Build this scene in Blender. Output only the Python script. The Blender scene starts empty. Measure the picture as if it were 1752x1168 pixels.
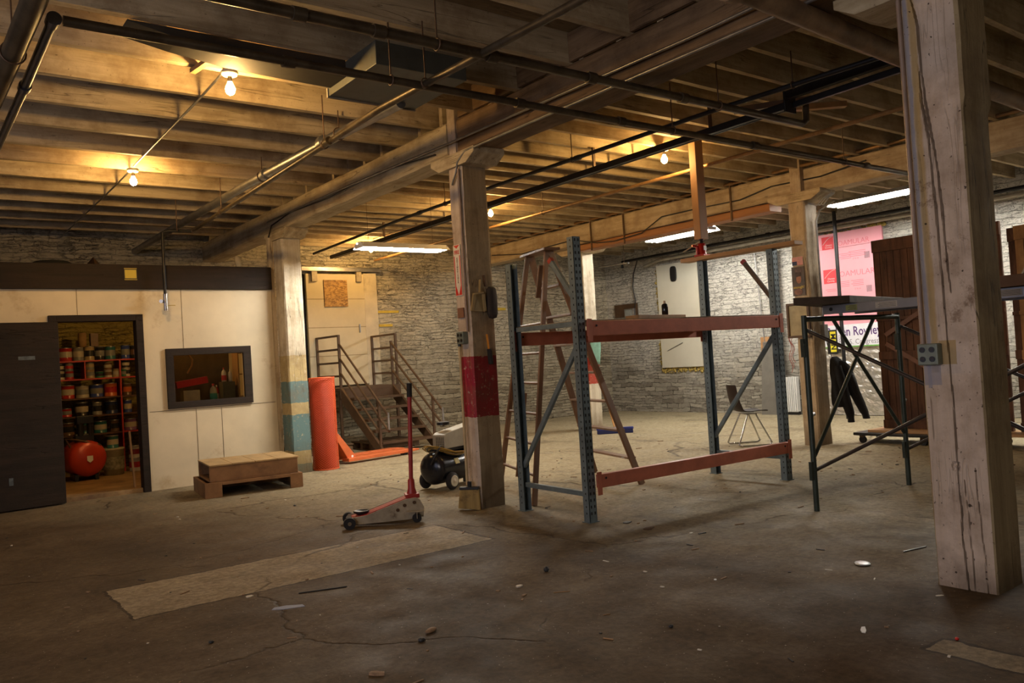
import bpy, math, random
from mathutils import Matrix, Vector, noise
C = bpy.context.scene.collection
SC = bpy.context.scene
PI = math.pi

# ---------------------------------------------------------------- camera
cam = bpy.data.cameras.new('camera')
cam.sensor_width = 36.0
cam.lens = 1397.87 / 1752 * 36.0
cam.clip_start = 0.05
camo = bpy.data.objects.new('camera', cam)
C.objects.link(camo)
def _cam():
    yaw, pit, rol = [math.radians(a) for a in (52.6587, 1.26197, -3.5190)]
    f = Vector((math.cos(yaw)*math.cos(pit), math.sin(yaw)*math.cos(pit), math.sin(pit)))
    r = Vector((math.sin(yaw), -math.cos(yaw), 0)); u = r.cross(f)
    rt = r*math.cos(rol)+u*math.sin(rol); up = -r*math.sin(rol)+u*math.cos(rol)
    m = Matrix((rt, up, -f)).transposed().to_4x4()
    m.translation = Vector((0, 0, 1.30))
    return m
camo.matrix_world = _cam()
SC.camera = camo

# ---------------------------------------------------------------- world, exposure
w = bpy.data.worlds.new('world'); SC.world = w; w.use_nodes = True
w.node_tree.nodes['Background'].inputs[0].default_value = (0.5, 0.45, 0.5, 1)
w.node_tree.nodes['Background'].inputs[1].default_value = 0.003
SC.view_settings.view_transform = 'Standard'
SC.view_settings.look = 'None'
SC.view_settings.gamma = 1
SC.view_settings.exposure = EXPO = 0.0
SC.cycles.max_bounces = 8
SC.cycles.diffuse_bounces = 2
SC.cycles.sample_clamp_indirect = 6

BULB_C, BULB_E = (1.0, 0.58, 0.19), 1000.0
TUBE_C, TUBE_E = (1.0, 0.95, 0.85), 320.0
def area(name, loc, rot, sx, sy, power, col):
    l = bpy.data.lights.new(name, 'AREA'); l.shape = 'RECTANGLE'; l.size = sx; l.size_y = sy
    l.energy = power; l.color = col
    o = bpy.data.objects.new(name, l); C.objects.link(o); o.location = loc; o.rotation_euler = rot
    return o
# daylight through the left doorway; unseen fill lights added at left and rear
area('daylight_side', (-3.85, 4.3, 1.9), (0, -PI/2, 0), 2.4, 2.6, 42, (0.74, 0.76, 1.0))
area('left_fill', (-3.85, .6, 2.0), (0, -PI/2, 0), 1.3, 2.4, 120, (1.0, 0.88, 0.84))
area('rear_fill', (3.6, -2.85, 1.3), (PI/2, 0, 0), 3.0, 2.2, 5, (0.95, 0.85, 0.75))

# ---------------------------------------------------------------- mesh helper
def basis(d, up=(0, 0, 1)):
    d = Vector(d).normalized(); u = Vector(up)
    if abs(d.dot(u)) > 0.98: u = Vector((1, 0, 0))
    s = d.cross(u).normalized(); u = s.cross(d)
    return d, s, u
class MB:
    def __init__(s, M=None):
        s.v = []; s.f = []; s.sm = []; s.mi = []; s.M = M or Matrix(); s.cm = 0
    def add(s, vs, fs, smooth=False):
        n = len(s.v)
        s.v += [s.M @ Vector(p) for p in vs]
        for f in fs:
            s.f.append([n+i for i in f]); s.sm.append(smooth); s.mi.append(s.cm)
        return s
    def box(s, x0, x1, y0, y1, z0, z1):
        s.add([(x0,y0,z0),(x1,y0,z0),(x1,y1,z0),(x0,y1,z0),(x0,y0,z1),(x1,y0,z1),(x1,y1,z1),(x0,y1,z1)],
              [(0,3,2,1),(4,5,6,7),(0,1,5,4),(1,2,6,5),(2,3,7,6),(3,0,4,7)])
        return s
    def cbox(s, c, d, rz=0):
        M0 = s.M; s.M = M0 @ Matrix.Translation(c) @ Matrix.Rotation(rz, 4, 'Z')
        s.box(-d[0]/2, d[0]/2, -d[1]/2, d[1]/2, -d[2]/2, d[2]/2); s.M = M0; return s
    def bar(s, p0, p1, wd, ht, up=(0, 0, 1)):
        p0, p1 = Vector(p0), Vector(p1); d, a, u = basis(p1-p0, up)
        q = []
        for p in (p0, p1):
            for i, j in ((-1,-1),(1,-1),(1,1),(-1,1)): q.append(p+a*(i*wd/2)+u*(j*ht/2))
        s.add(q, [(0,1,2,3),(7,6,5,4),(0,4,5,1),(1,5,6,2),(2,6,7,3),(3,7,4,0)]); return s
    def cyl(s, p0, p1, r0, r1=None, n=16, caps=True):
        r1 = r0 if r1 is None else r1
        p0, p1 = Vector(p0), Vector(p1); d, a, u = basis(p1-p0)
        q = []
        for p, r in ((p0, r0), (p1, r1)):
            for i in range(n):
                t = 2*PI*i/n; q.append(p+a*(r*math.cos(t))+u*(r*math.sin(t)))
        s.add(q, [(i, (i+1) % n, n+(i+1) % n, n+i) for i in range(n)], True)
        if caps:
            s.add(q[:n], [tuple(reversed(range(n)))]); s.add(q[n:], [tuple(range(n))])
        return s
    def tube(s, pts, r, n=8, closed=False):
        P = [Vector(p) for p in pts]; m = len(P); q = []; u = Vector((0, 0, 1))
        for k in range(m):
            if closed: d = P[(k+1) % m]-P[k-1]
            else: d = P[min(k+1, m-1)]-P[max(k-1, 0)]
            d.normalize()
            if k == 0:
                if abs(d.dot(u)) > .95: u = Vector((1, 0, 0))
            a = d.cross(u)
            if a.length < 1e-4: a = d.cross(Vector((0, 1, 0)))
            a.normalize(); u = a.cross(d).normalized()
            rr = r[k] if isinstance(r, (list, tuple)) else r
            for i in range(n):
                t = 2*PI*i/n; q.append(P[k]+a*(rr*math.cos(t))+u*(rr*math.sin(t)))
        fs = []
        for k in range(m if closed else m-1):
            b = (k+1) % m
            fs += [(k*n+i, k*n+(i+1) % n, b*n+(i+1) % n, b*n+i) for i in range(n)]
        s.add(q, fs, True)
        if not closed:
            s.add(q[:n], [tuple(reversed(range(n)))]); s.add(q[-n:], [tuple(range(n))])
        return s
    def lathe(s, prof, c=(0, 0, 0), n=20, axis=(0, 0, 1)):
        d, a, u = basis(axis); c = Vector(c); q = []
        for r, z in prof:
            for i in range(n):
                t = 2*PI*i/n; q.append(c+d*z+a*(r*math.cos(t))+u*(r*math.sin(t)))
        fs = []
        for k in range(len(prof)-1):
            fs += [(k*n+i, k*n+(i+1) % n, (k+1)*n+(i+1) % n, (k+1)*n+i) for i in range(n)]
        s.add(q, fs, True)
        if prof[0][0] > 1e-4: s.add(q[:n], [tuple(reversed(range(n)))])
        if prof[-1][0] > 1e-4: s.add(q[-n:], [tuple(range(n))])
        return s
    def ball(s, c, rx, ry=None, rz=None, n=16, m=10):
        ry = ry or rx; rz = rz or rx; q = []; c = Vector(c)
        for j in range(m+1):
            p = PI*j/m
            for i in range(n):
                t = 2*PI*i/n; q.append(c+Vector((rx*math.sin(p)*math.cos(t), ry*math.sin(p)*math.sin(t), -rz*math.cos(p))))
        s.add(q, [(j*n+i, j*n+(i+1) % n, (j+1)*n+(i+1) % n, (j+1)*n+i) for j in range(m) for i in range(n)], True); return s
    def prism(s, poly, fn, t):
        """poly: list of 2D points, fn(a,b,h)->3D, extruded h=0..t"""
        n = len(poly)
        s.add([fn(a, b, 0) for a, b in poly]+[fn(a, b, t) for a, b in poly],
              [tuple(reversed(range(n))), tuple(range(n, 2*n))]+[(i, (i+1) % n, n+(i+1) % n, n+i) for i in range(n)])
        return s
    def build(s, name, m, parent=None, bev=0, local=None):
        L = Vector(local) if local is not None else (ROOTLOC.get(parent.name, Vector()) if parent else Vector())
        me = bpy.data.meshes.new(name)
        me.from_pydata([p-L for p in s.v], [], s.f)
        ms = m if isinstance(m, (list, tuple)) else [m]
        for x in ms: me.materials.append(x)
        me.polygons.foreach_set('use_smooth', s.sm)
        if len(ms) > 1: me.polygons.foreach_set('material_index', s.mi)
        me.update()
        import bmesh
        bm = bmesh.new(); bm.from_mesh(me)
        bmesh.ops.remove_doubles(bm, verts=bm.verts, dist=1e-6) if False else None
        bmesh.ops.recalc_face_normals(bm, faces=bm.faces); bm.to_mesh(me); bm.free()
        o = bpy.data.objects.new(name, me); C.objects.link(o)
        if parent:
            o.parent = parent; ROOTLOC[o.name] = L
        elif local is not None:
            o.location = L; ROOTLOC[o.name] = L
        if bev:
            b = o.modifiers.new('bevel', 'BEVEL'); b.width = bev; b.segments = 2; b.limit_method = 'ANGLE'
        return o
ROOTLOC = {}
def thing(name, label, cat, loc=(0, 0, 0), group=None):
    o = bpy.data.objects.new(name, None); C.objects.link(o); o.location = loc
    o.empty_display_size = .05
    o['label'] = label; o['category'] = cat
    if group: o['group'] = group
    ROOTLOC[o.name] = Vector(loc)
    return o
def tag(o, label, cat, group=None, kind=None):
    o['label'] = label; o['category'] = cat
    if group: o['group'] = group
    if kind: o['kind'] = kind
    return o
def struct(o): o['kind'] = 'structure'; return o
def copy_tree(o, parent=None):
    c = o.copy(); C.objects.link(c); c.parent = parent
    for ch in list(o.children): copy_tree(ch, c)
    return c
def lb(o, t): o['label'] = t; return o
def text(txt, M, size, m, parent, name='lettering', ext=.0008, sx=1.0, bold=0.0, align='CENTER'):
    cu = bpy.data.curves.new(name, 'FONT'); cu.body = txt; cu.size = size; cu.extrude = ext
    cu.align_x = align; cu.align_y = 'CENTER'; cu.offset = bold*size
    cu.resolution_u = 2
    t = bpy.data.objects.new(name+'_tmp', cu); C.objects.link(t)
    dg = bpy.context.evaluated_depsgraph_get()
    me = bpy.data.meshes.new_from_object(t.evaluated_get(dg))
    C.objects.unlink(t); bpy.data.objects.remove(t)
    me.transform(Matrix.Translation(-ROOTLOC.get(parent.name, Vector())) @ M @ Matrix.Diagonal((sx, 1, 1, 1)))
    me.materials.clear(); me.materials.append(m)
    o = bpy.data.objects.new(name, me); C.objects.link(o); o.parent = parent; ROOTLOC[o.name] = ROOTLOC.get(parent.name, Vector())
    return o
def MX(p, X, Y):
    X, Y = Vector(X).normalized(), Vector(Y).normalized(); Z = X.cross(Y)
    m = Matrix((X, Y, Z)).transposed().to_4x4(); m.translation = Vector(p); return m
def face_x(x, y, z): return MX((x, y, z), (0, -1, 0), (0, 0, 1))     # on a face looking to -X
def face_y(x, y, z): return MX((x, y, z), (1, 0, 0), (0, 0, 1))      # on a face looking to -Y

# ---------------------------------------------------------------- materials
class NT:
    def __init__(s, name):
        s.m = bpy.data.materials.new(name); s.m.use_nodes = True; s.t = s.m.node_tree
        s.b = s.t.nodes['Principled BSDF']
        s.tc = s.t.nodes.new('ShaderNodeTexCoord')
    def n(s, typ, **k):
        x = s.t.nodes.new(typ)
        for a, b in k.items(): setattr(x, a, b)
        return x
    def link(s, a, b): s.t.links.new(a, b)
    def val(s, sock, v):
        if hasattr(v, 'is_output') or hasattr(v, 'links'): s.link(v, sock)
        else: sock.default_value = v
    def map(s, scale=(1, 1, 1), loc=(0, 0, 0), rot=(0, 0, 0), coord='Object', src=None):
        m = s.n('ShaderNodeMapping'); m.inputs['Scale'].default_value = scale; m.inputs['Location'].default_value = loc
        m.inputs['Rotation'].default_value = rot
        s.link(src or s.tc.outputs[coord], m.inputs[0]); return m.outputs[0]
    def noise(s, vec, scale=5, detail=5, rough=.6, dist=0):
        x = s.n('ShaderNodeTexNoise'); x.inputs['Scale'].default_value = scale; x.inputs['Detail'].default_value = detail
        x.inputs['Roughness'].default_value = rough; x.inputs['Distortion'].default_value = dist
        s.link(vec, x.inputs['Vector']); return x.outputs[0]
    def ramp(s, f, stops):
        x = s.n('ShaderNodeValToRGB'); s.link(f, x.inputs[0]); e = x.color_ramp.elements
        while len(e) < len(stops): e.new(.5)
        for i, (p, c) in enumerate(stops):
            e[i].position = p; e[i].color = (c, c, c, 1) if isinstance(c, (int, float)) else (*c, 1)
        return x.outputs[0]
    def mix(s, f, a, b, typ='MIX'):
        x = s.n('ShaderNodeMix', data_type='RGBA', blend_type=typ)
        s.val(x.inputs[0], f)
        for k, v in ((6, a), (7, b)):
            if isinstance(v, tuple): v = (*v, 1)
            s.val(x.inputs[k], v)
        return x.outputs[2]
    def math(s, op, a, b=0.0, c=None):
        x = s.n('ShaderNodeMath', operation=op); s.val(x.inputs[0], a); s.val(x.inputs[1], b)
        if c is not None: s.val(x.inputs[2], c)
        return x.outputs[0]
    def xyz(s, src=None):
        x = s.n('ShaderNodeSeparateXYZ'); s.link(src or s.tc.outputs['Object'], x.inputs[0]); return x.outputs
    def bump(s, h, strength=.3, dist=.01, prev=None):
        x = s.n('ShaderNodeBump'); x.inputs['Strength'].default_value = strength; x.inputs['Distance'].default_value = dist
        s.link(h, x.inputs['Height'])
        if prev: s.link(prev, x.inputs['Normal'])
        return x.outputs[0]
    def out(s, col, rough=.6, metal=0, nrm=None, spec=None):
        if isinstance(col, tuple): col = (*col, 1)
        s.val(s.b.inputs['Base Color'], col); s.val(s.b.inputs['Roughness'], rough); s.b.inputs['Metallic'].default_value = metal
        if nrm: s.link(nrm, s.b.inputs['Normal'])
        if spec is not None: s.b.inputs['Specular IOR Level'].default_value = spec
        return s.m
_mc = {}
def pm(name, c, rough=.55, metal=0, var=.25, scale=8, dirt=None, dirt_amt=.45, bump=.15, stretch=(1, 1, 1), bscale=None, spec=None):
    if name in _mc: return _mc[name]
    N = NT(name); v = N.map(stretch)
    f = N.noise(v, scale, 4, .6)
    c0 = tuple(x*(1-var) for x in c); c1 = tuple(min(1, x*(1+var*.6)) for x in c)
    col = N.ramp(f, [(.3, c0), (.7, c1)])
    if dirt:
        g = N.noise(N.map((1, 1, 1), (3, 7, 1)), scale*.6, 6, .7)
        k = N.ramp(g, [(dirt_amt, 0.0), (dirt_amt+.18, 1.0)])
        col = N.mix(k, col, dirt)
    h = N.noise(v, bscale or scale*4, 4, .6)
    _mc[name] = N.out(col, rough, metal, N.bump(h, bump, .004) if bump else None, spec)
    return _mc[name]
def flat(name, c, rough=.5, metal=0, spec=None): return pm(name, c, rough, metal, var=.08, bump=0, spec=spec)
def emis(name, c, e):
    if name in _mc: return _mc[name]
    N = NT(name); N.b.inputs['Base Color'].default_value = (.9, .9, .9, 1)
    N.b.inputs['Emission Color'].default_value = (*c, 1); N.b.inputs['Emission Strength'].default_value = e
    _mc[name] = N.m; return N.m

def timber(name, c_hi, c_lo, grime, ax='Z', bands=(), speck=.5, knots=True, dirtlow=None, crack=.5):
    """old painted timber: grain, hairline splits, grime, optional painted bands"""
    N = NT(name)
    st = {'Z': (9, 9, .7), 'X': (.7, 9, 9), 'Y': (9, .7, 9)}[ax]
    v = N.map(st); vv = N.map((1, 1, 1))
    a = N.noise(v, 1.5, 6, .65, .3)
    col = N.ramp(a, [(.3, c_lo), (.62, c_hi)])
    px = N.xyz()
    for z0, z1, cc in bands:
        wob = N.math('MULTIPLY', N.math('SUBTRACT', N.noise(vv, 14, 2), .5), .03)
        z = N.math('ADD', px[2], wob)
        k = N.math('MULTIPLY', N.math('GREATER_THAN', z, z0), N.math('LESS_THAN', z, z1))
        wear = N.ramp(N.noise(vv, 22, 6, .7), [(.33, 0.25), (.42, 1.0)])
        k = N.math('MULTIPLY', k, wear)
        col = N.mix(k, col, cc)
    g = N.ramp(N.noise(vv, 2.3, 6, .68), [(.46, 0.0), (.72, 1.0)])
    col = N.mix(N.math('MULTIPLY', g, .75), col, grime)
    if dirtlow:
        k = N.ramp(N.math('ADD', px[2], N.math('MULTIPLY', N.noise(vv, 5, 5), .5)), [(.25, 1.0), (min(.99, dirtlow), 0.0)])
        col = N.mix(N.math('MULTIPLY', k, .6), col, tuple(x*.45 for x in grime))
    sp = N.ramp(N.noise(vv, 46, 3, .6), [(.27, 1.0), (.33, 0.0)])
    col = N.mix(N.math('MULTIPLY', sp, speck), col, tuple(x*.3 for x in grime))
    # splits: thin dark lines running with the grain
    st2 = {'Z': (6, 6, .35), 'X': (.35, 6, 6), 'Y': (6, .35, 6)}[ax]
    cr = N.noise(N.map(st2, (5, 2, 9)), 1.6, 3, .5, .15)
    line = N.ramp(N.math('ABSOLUTE', N.math('SUBTRACT', cr, .5)), [(.0, 1.0), (.008, 0.0)])
    gate = N.ramp(N.noise(vv, 1.7, 2), [(.48, 0.0), (.56, 1.0)])
    line = N.math('MULTIPLY', line, gate)
    col = N.mix(N.math('MULTIPLY', line, crack), col, tuple(x*.12 for x in grime))
    h = N.math('SUBTRACT', N.math('ADD', N.noise(v, 4, 5, .7), N.math('MULTIPLY', N.noise(vv, 30, 4), .5)), N.math('MULTIPLY', line, 2.0))
    return N.out(col, .72, 0, N.bump(h, .5, .008), .25)

def stone(name, hi, lo, mortar, ax, paintz=1.6, paint=(.62, .57, .46), bias=.0):
    """coursed rubble wall, limewashed above paintz"""
    N = NT(name)
    v0 = N.tc.outputs['Object']
    wob = N.n('ShaderNodeTexNoise'); wob.inputs['Scale'].default_value = 2.2; wob.inputs['Detail'].default_value = 5; wob.inputs['Roughness'].default_value = .65
    N.link(v0, wob.inputs['Vector'])
    sub = N.n('ShaderNodeVectorMath', operation='SUBTRACT'); N.link(wob.outputs[1], sub.inputs[0]); sub.inputs[1].default_value = (.5, .5, .5)
    add = N.n('ShaderNodeVectorMath', operation='MULTIPLY_ADD')
    N.link(sub.outputs[0], add.inputs[0]); add.inputs[1].default_value = (.30, .30, .13); N.link(v0, add.inputs[2])
    p = N.xyz(add.outputs[0]); cmb = N.n('ShaderNodeCombineXYZ')
    N.link(p[0] if ax == 'Y' else p[1], cmb.inputs[0]); N.link(p[2], cmb.inputs[1])
    def bricks(w_, h_, off, ms):
        br = N.n('ShaderNodeTexBrick'); br.offset = off; br.squash = 1.6; br.squash_frequency = 3; br.offset_frequency = 2
        br.inputs['Scale'].default_value = 1.0; br.inputs['Brick Width'].default_value = w_; br.inputs['Row Height'].default_value = h_
        br.inputs['Mortar Size'].default_value = ms; br.inputs['Mortar Smooth'].default_value = .6
        br.inputs['Color1'].default_value = (0, 0, 0, 1); br.inputs['Color2'].default_value = (1, 1, 1, 1); br.inputs['Mortar'].default_value = (.5, .5, .5, 1)
        N.link(cmb.outputs[0], br.inputs['Vector']); return br.outputs['Color'], br.outputs['Fac']
    c1, f1 = bricks(.31, .088, .5, .0085); c2, f2 = bricks(.21, .058, .37, .0065)
    sel = N.ramp(N.noise(N.map((1, 1, 1.6), (3, 3, 3)), .9, 2), [(.47, 0.0), (.50, 1.0)])
    cell = N.mix(sel, c1, c2); fac = N.mix(sel, f1, f2)
    fine = N.noise(N.map((4, 4, 9)), 3, 7, .75)
    col = N.ramp(N.math('ADD', N.math('MULTIPLY', cell, .42), N.math('MULTIPLY', fine, .72)), [(.28, lo), (.78, hi)])
    col = N.mix(N.math('MULTIPLY', fac, .55), col, mortar)
    gate = N.ramp(N.noise(N.map((1, 1, 2), (7, 1, 3)), 4.5, 4, .7), [(.42, 0.0), (.55, 1.0)])
    z = N.math('ADD', N.xyz()[2], N.math('MULTIPLY', N.math('SUBTRACT', N.noise(N.map((1, 1, 1)), 1.1, 5, .7), .5), 2.2))
    pk = N.ramp(N.math('DIVIDE', z, 4.0), [((paintz-.5)/4, 0.0), ((paintz+.5)/4, 1.0)])
    sh = N.ramp(fine, [(.34, tuple(x*.50 for x in paint)), (.50, paint)])
    col = N.mix(N.math('MULTIPLY', pk, .90), col, sh)
    dkc = tuple(x*.32 for x in lo)
    col = N.mix(N.math('MULTIPLY', N.math('MULTIPLY', fac, gate), N.math('SUBTRACT', .95, N.math('MULTIPLY', pk, .55))), col, dkc)
    sn = N.noise(N.map((2.2, 2.2, 9), (1, 8, 2)), 1.6, 5, .65, 1.2)
    strk = N.ramp(N.math('ABSOLUTE', N.math('SUBTRACT', sn, .5)), [(.0, 1.0), (.024, 0.0)])
    sg2 = N.ramp(N.noise(N.map((1, 1, 1.5), (2, 2, 6)), 2.2, 4, .7), [(.42, 0.0), (.58, 1.0)])
    strk = N.math('MULTIPLY', N.math('MULTIPLY', strk, sg2), pk)
    col = N.mix(N.math('MULTIPLY', strk, .8), col, tuple(x*.6 for x in lo))
    h = N.math('ADD', N.math('MULTIPLY', N.math('SUBTRACT', 1.0, fac), 1.0), N.math('MULTIPLY', fine, 1.3))
    h = N.math('SUBTRACT', N.math('ADD', h, N.math('MULTIPLY', cell, .35)), N.math('MULTIPLY', strk, .8))
    return N.out(col, .85, 0, N.bump(h, 1.0, .035), .15)

def concrete():
    N = NT('concrete_floor'); v = N.map((1, 1, 1)); p = N.xyz()
    a = N.noise(v, 1.1, 8, .62); b = N.noise(v, 9, 6, .7); c = N.noise(N.map((1, 1, 1), (9, 3, 0)), .45, 3, .6)
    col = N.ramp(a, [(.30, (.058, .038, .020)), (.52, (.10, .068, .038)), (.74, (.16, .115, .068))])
    # paler towards the far side: the brighter light there painted into the colour
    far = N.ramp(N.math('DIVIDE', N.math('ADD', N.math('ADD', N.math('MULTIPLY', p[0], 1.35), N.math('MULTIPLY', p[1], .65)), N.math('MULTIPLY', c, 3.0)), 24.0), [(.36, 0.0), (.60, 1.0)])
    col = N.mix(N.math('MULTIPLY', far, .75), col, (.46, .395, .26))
    col = N.mix(N.ramp(b, [(.50, 0.0), (.72, .55)]), col, (.055, .035, .018))
    # dark stains
    s = N.ramp(N.noise(N.map((1, .55, 1), (2, 5, 0)), 1.6, 5, .7), [(.55, 0.0), (.72, .75)])
    col = N.mix(s, col, (.05, .032, .017))
    def rect(x0, x1, y0, y1, wob=.035):
        q = N.math('MULTIPLY', N.math('SUBTRACT', N.noise(v, 7, 4), .5), wob*2)
        xx = N.math('ADD', p[0], q); yy = N.math('ADD', p[1], q)
        def edge(val, lo, hi): return N.math('MULTIPLY', N.math('GREATER_THAN', val, lo), N.math('LESS_THAN', val, hi))
        return N.math('MULTIPLY', edge(xx, x0, x1), edge(yy, y0, y1)), N.math('MULTIPLY', edge(xx, x0-.02, x1+.02), edge(yy, y0-.02, y1+.02))
    hcr = None
    for r in ((1.03, 3.46, 4.92, 5.72), (3.36, 3.52, .3, 1.72)):
        k, k2 = rect(*r)
        ring = N.math('SUBTRACT', k2, k)
        pc = N.ramp(N.noise(v, 3, 7, .7), [(.3, (.19, .145, .09)), (.7, (.33, .265, .175))])
        col = N.mix(k, col, pc); col = N.mix(N.math('MULTIPLY', ring, .8), col, (.035, .022, .012))
        hcr = ring if hcr is None else N.math('MAXIMUM', hcr, ring)
    # cracks
    vo = N.n('ShaderNodeTexVoronoi', feature='DISTANCE_TO_EDGE'); vo.inputs['Scale'].default_value = .42
    wv = N.n('ShaderNodeTexNoise'); wv.inputs['Scale'].default_value = 2.2; wv.inputs['Detail'].default_value = 6
    N.link(v, wv.inputs['Vector'])
    ad = N.n('ShaderNodeVectorMath', operation='MULTIPLY_ADD'); N.link(wv.outputs[1], ad.inputs[0]); ad.inputs[1].default_value = (.5, .5, 0); N.link(v, ad.inputs[2])
    N.link(ad.outputs[0], vo.inputs['Vector'])
    ck = N.math('MULTIPLY', N.ramp(vo.outputs['Distance'], [(.0, 1.0), (.006, 0.0)]), N.ramp(N.noise(v, .9, 2), [(.45, 0.0), (.55, 1.0)]))
    col = N.mix(N.math('MULTIPLY', ck, .8), col, (.04, .025, .014))
    mott = N.ramp(N.noise(v, 24, 6, .75), [(.40, (.74, .72, .70)), (.62, (1.18, 1.18, 1.16))])
    col = N.mix(1.0, col, mott, 'MULTIPLY')
    # grit and pale specks
    sp = N.ramp(N.noise(v, 60, 2, .5), [(.71, 0.0), (.74, 1.0)])
    col = N.mix(N.math('MULTIPLY', sp, .6), col, (.55, .47, .36))
    h = N.math('SUBTRACT', N.math('ADD', N.math('MULTIPLY', b, .6), N.math('MULTIPLY', N.noise(v, 40, 4), .3)), N.math('MULTIPLY', N.math('MAXIMUM', ck, hcr), 1.2))
    ro = N.ramp(N.noise(v, 2.5, 5), [(.35, .62), (.65, .85)])
    return N.out(col, ro, 0, N.bump(h, .6, .012), .2)

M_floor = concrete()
M_stoneB = stone('stone_back', (.50, .44, .32), (.20, .165, .115), (.44, .38, .27), 'Y', 1.45, (.80, .72, .56))
M_stoneO = stone('stone_office', (.40, .33, .13), (.16, .12, .045), (.34, .28, .10), 'Y', .2, (.52, .42, .13))
M_stoneR = stone('stone_right', (.52, .48, .40), (.19, .17, .14), (.46, .42, .34), 'X', 1.2, (.86, .83, .76))
M_wash = timber('whitewashed_timber', (.56, .47, .31), (.33, .25, .14), (.20, .13, .065), 'Y', speck=.6)
M_brownbeam = timber('joist_shade_brown', (.24, .155, .085), (.11, .065, .032), (.06, .036, .02), 'Y', speck=.4)
M_joist = timber('joist_paint', (.57, .47, .31), (.34, .26, .155), (.18, .11, .05), 'X', speck=.6)
M_deck = timber('deck_boards', (.34, .24, .12), (.18, .12, .06), (.09, .055, .028), 'X', speck=.3)
M_dark = timber('dark_stained_wood', (.028, .018, .012), (.015, .010, .007), (.014, .010, .008), 'X', speck=.1, crack=.2)
M_ply = pm('painted_plywood', (.68, .58, .40), .6, 0, .10, 2.2, (.40, .28, .13), .585, .12)
M_steel = pm('blue_grey_rack_paint', (.16, .205, .22), .45, .2, .25, 12, (.07, .06, .05), .6, .1)
M_orange_beam = pm('orange_rack_paint', (.50, .15, .085), .45, .1, .2, 9, (.20, .07, .04), .6, .1)
M_black = flat('black_hole', (.008, .008, .008), .8)
M_pipe = pm('old_pipe', (.11, .085, .055), .42, .6, .4, 6, (.05, .035, .02), .5, .2)
M_pipe_dark = pm('black_pipe', (.022, .022, .024), .4, .5, .3, 7, (.05, .03, .02), .62, .1)
M_copper = pm('brown_pipe', (.30, .17, .07), .42, .5, .3, 8, (.12, .07, .03), .6, .1)
M_galv = pm('galvanised', (.34, .34, .34), .38, .85, .25, 10, (.2, .16, .1), .65, .05)
M_wood = pm('raw_wood', (.40, .23, .10), .6, 0, .3, 5, (.22, .12, .05), .6, .2, (1, 1, .15))
M_woodY = pm('raw_wood_y', (.42, .23, .10), .6, 0, .3, 5, (.22, .12, .05), .62, .2, (1, .15, 1))
M_red = pm('red_paint', (.36, .03, .025), .4, 0, .2, 8, (.12, .03, .02), .66, .05)
M_rust = pm('brown_steel', (.10, .055, .028), .5, .3, .3, 9, (.05, .03, .02), .6, .15)
M_white = flat('white_enamel', (.75, .75, .73), .4)
M_blackp = flat('black_plastic', (.012, .012, .013), .35)
M_rubber = flat('rubber', (.015, .014, .014), .8)
M_chrome = flat('chrome', (.55, .55, .55), .2, 1)
M_bulb = emis('bulb_glow', BULB_C, BULB_E)
M_bulb_dim = emis('bulb_glow_dim', BULB_C, BULB_E*.45)
M_tube = emis('tube_glow', TUBE_C, TUBE_E)
# ================================================================ the setting
def sbox(name, m, *b):
    o = MB().box(*b).build(name, m); return struct(o)
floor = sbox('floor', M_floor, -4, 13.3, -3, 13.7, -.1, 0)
sbox('wall_front', M_stoneB, -4, 13.3, -3.3, -3, 0, 3.75)
wallB = sbox('wall_back', M_stoneB, -4, 13.3, 13.4, 13.7, 0, 3.75)
wallR = sbox('wall_right', M_stoneR, 13.0, 13.3, -3, 13.4, 0, 3.75)
# left side wall: open loading doorway, plus an opening added for the left fill
wl = MB(); wl.box(-4.3, -4, -3, -.6, 0, 3.75); wl.box(-4.3, -4, 1.8, 2.9, 0, 3.75); wl.box(-4.3, -4, -.6, 1.8, 0, 1.35); wl.box(-4.3, -4, -.6, 1.8, 2.65, 3.75); wl.box(-4.3, -4, 5.7, 13.7, 0, 3.75); wl.box(-4.3, -4, 2.9, 5.7, 3.2, 3.75)
struct(wl.build('wall_left', M_stoneB))
# office partition
wo = MB()
Y0, Y1 = 10.42, 10.52
wo.box(-4, 1.47, Y0, Y1, 0, 2.42); wo.box(2.36, 2.72, Y0, Y1, 0, 2.42); wo.box(1.47, 2.36, Y0, Y1, 2.07, 2.42)
wo.box(2.72, 3.62, Y0, Y1, 0, .99); wo.box(2.72, 3.62, Y0, Y1, 1.62, 2.42); wo.box(3.62, 4.02, Y0, Y1, 0, 2.42)
wallO = struct(wo.build('wall_office', M_ply))
sm = MB()
for xx, z0, z1 in ((1.73, 2.11, 2.42), (2.88, 1.67, 2.42), (2.99, .02, .93), (3.3, .02, .93)): sm.box(xx-.002, xx+.002, Y0-.003, Y0, z0, z1)
sm.box(2.45, 4.0, Y0-.003, Y0, .935, .941); sm.box(-.5, 1.2, Y0-.003, Y0, .935, .941)
sm.build('panel_seam', pm('seam_dark', (.10, .07, .04), .8, 0, .3, 8), wallO)
bd = MB().box(-4, 4.02, 10.37, 10.42, 2.41, 2.70); lb(bd.build('header_board', M_dark, wallO, .004), 'dark stained header board')
struct(MB().box(-4, 3.92, 13.31, 13.395, .05, 2.45).build('wall_office_back', M_stoneO))
struct(MB().box(4.02, 4.085, 10.43, 10.50, 0, 3.1).build('trim_office_corner', timber('trim_cream', (.60, .50, .34), (.46, .36, .22), (.25, .16, .08), 'Z', speck=.5), None, .003))
struct(MB().box(3.92, 4.02, Y1, 13.4, 0, 2.45).build('wall_office_side', M_ply))
struct(MB().box(-4, 4.02, Y1, 13.4, 2.45, 2.60).build('ceiling_office', M_deck))
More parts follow.
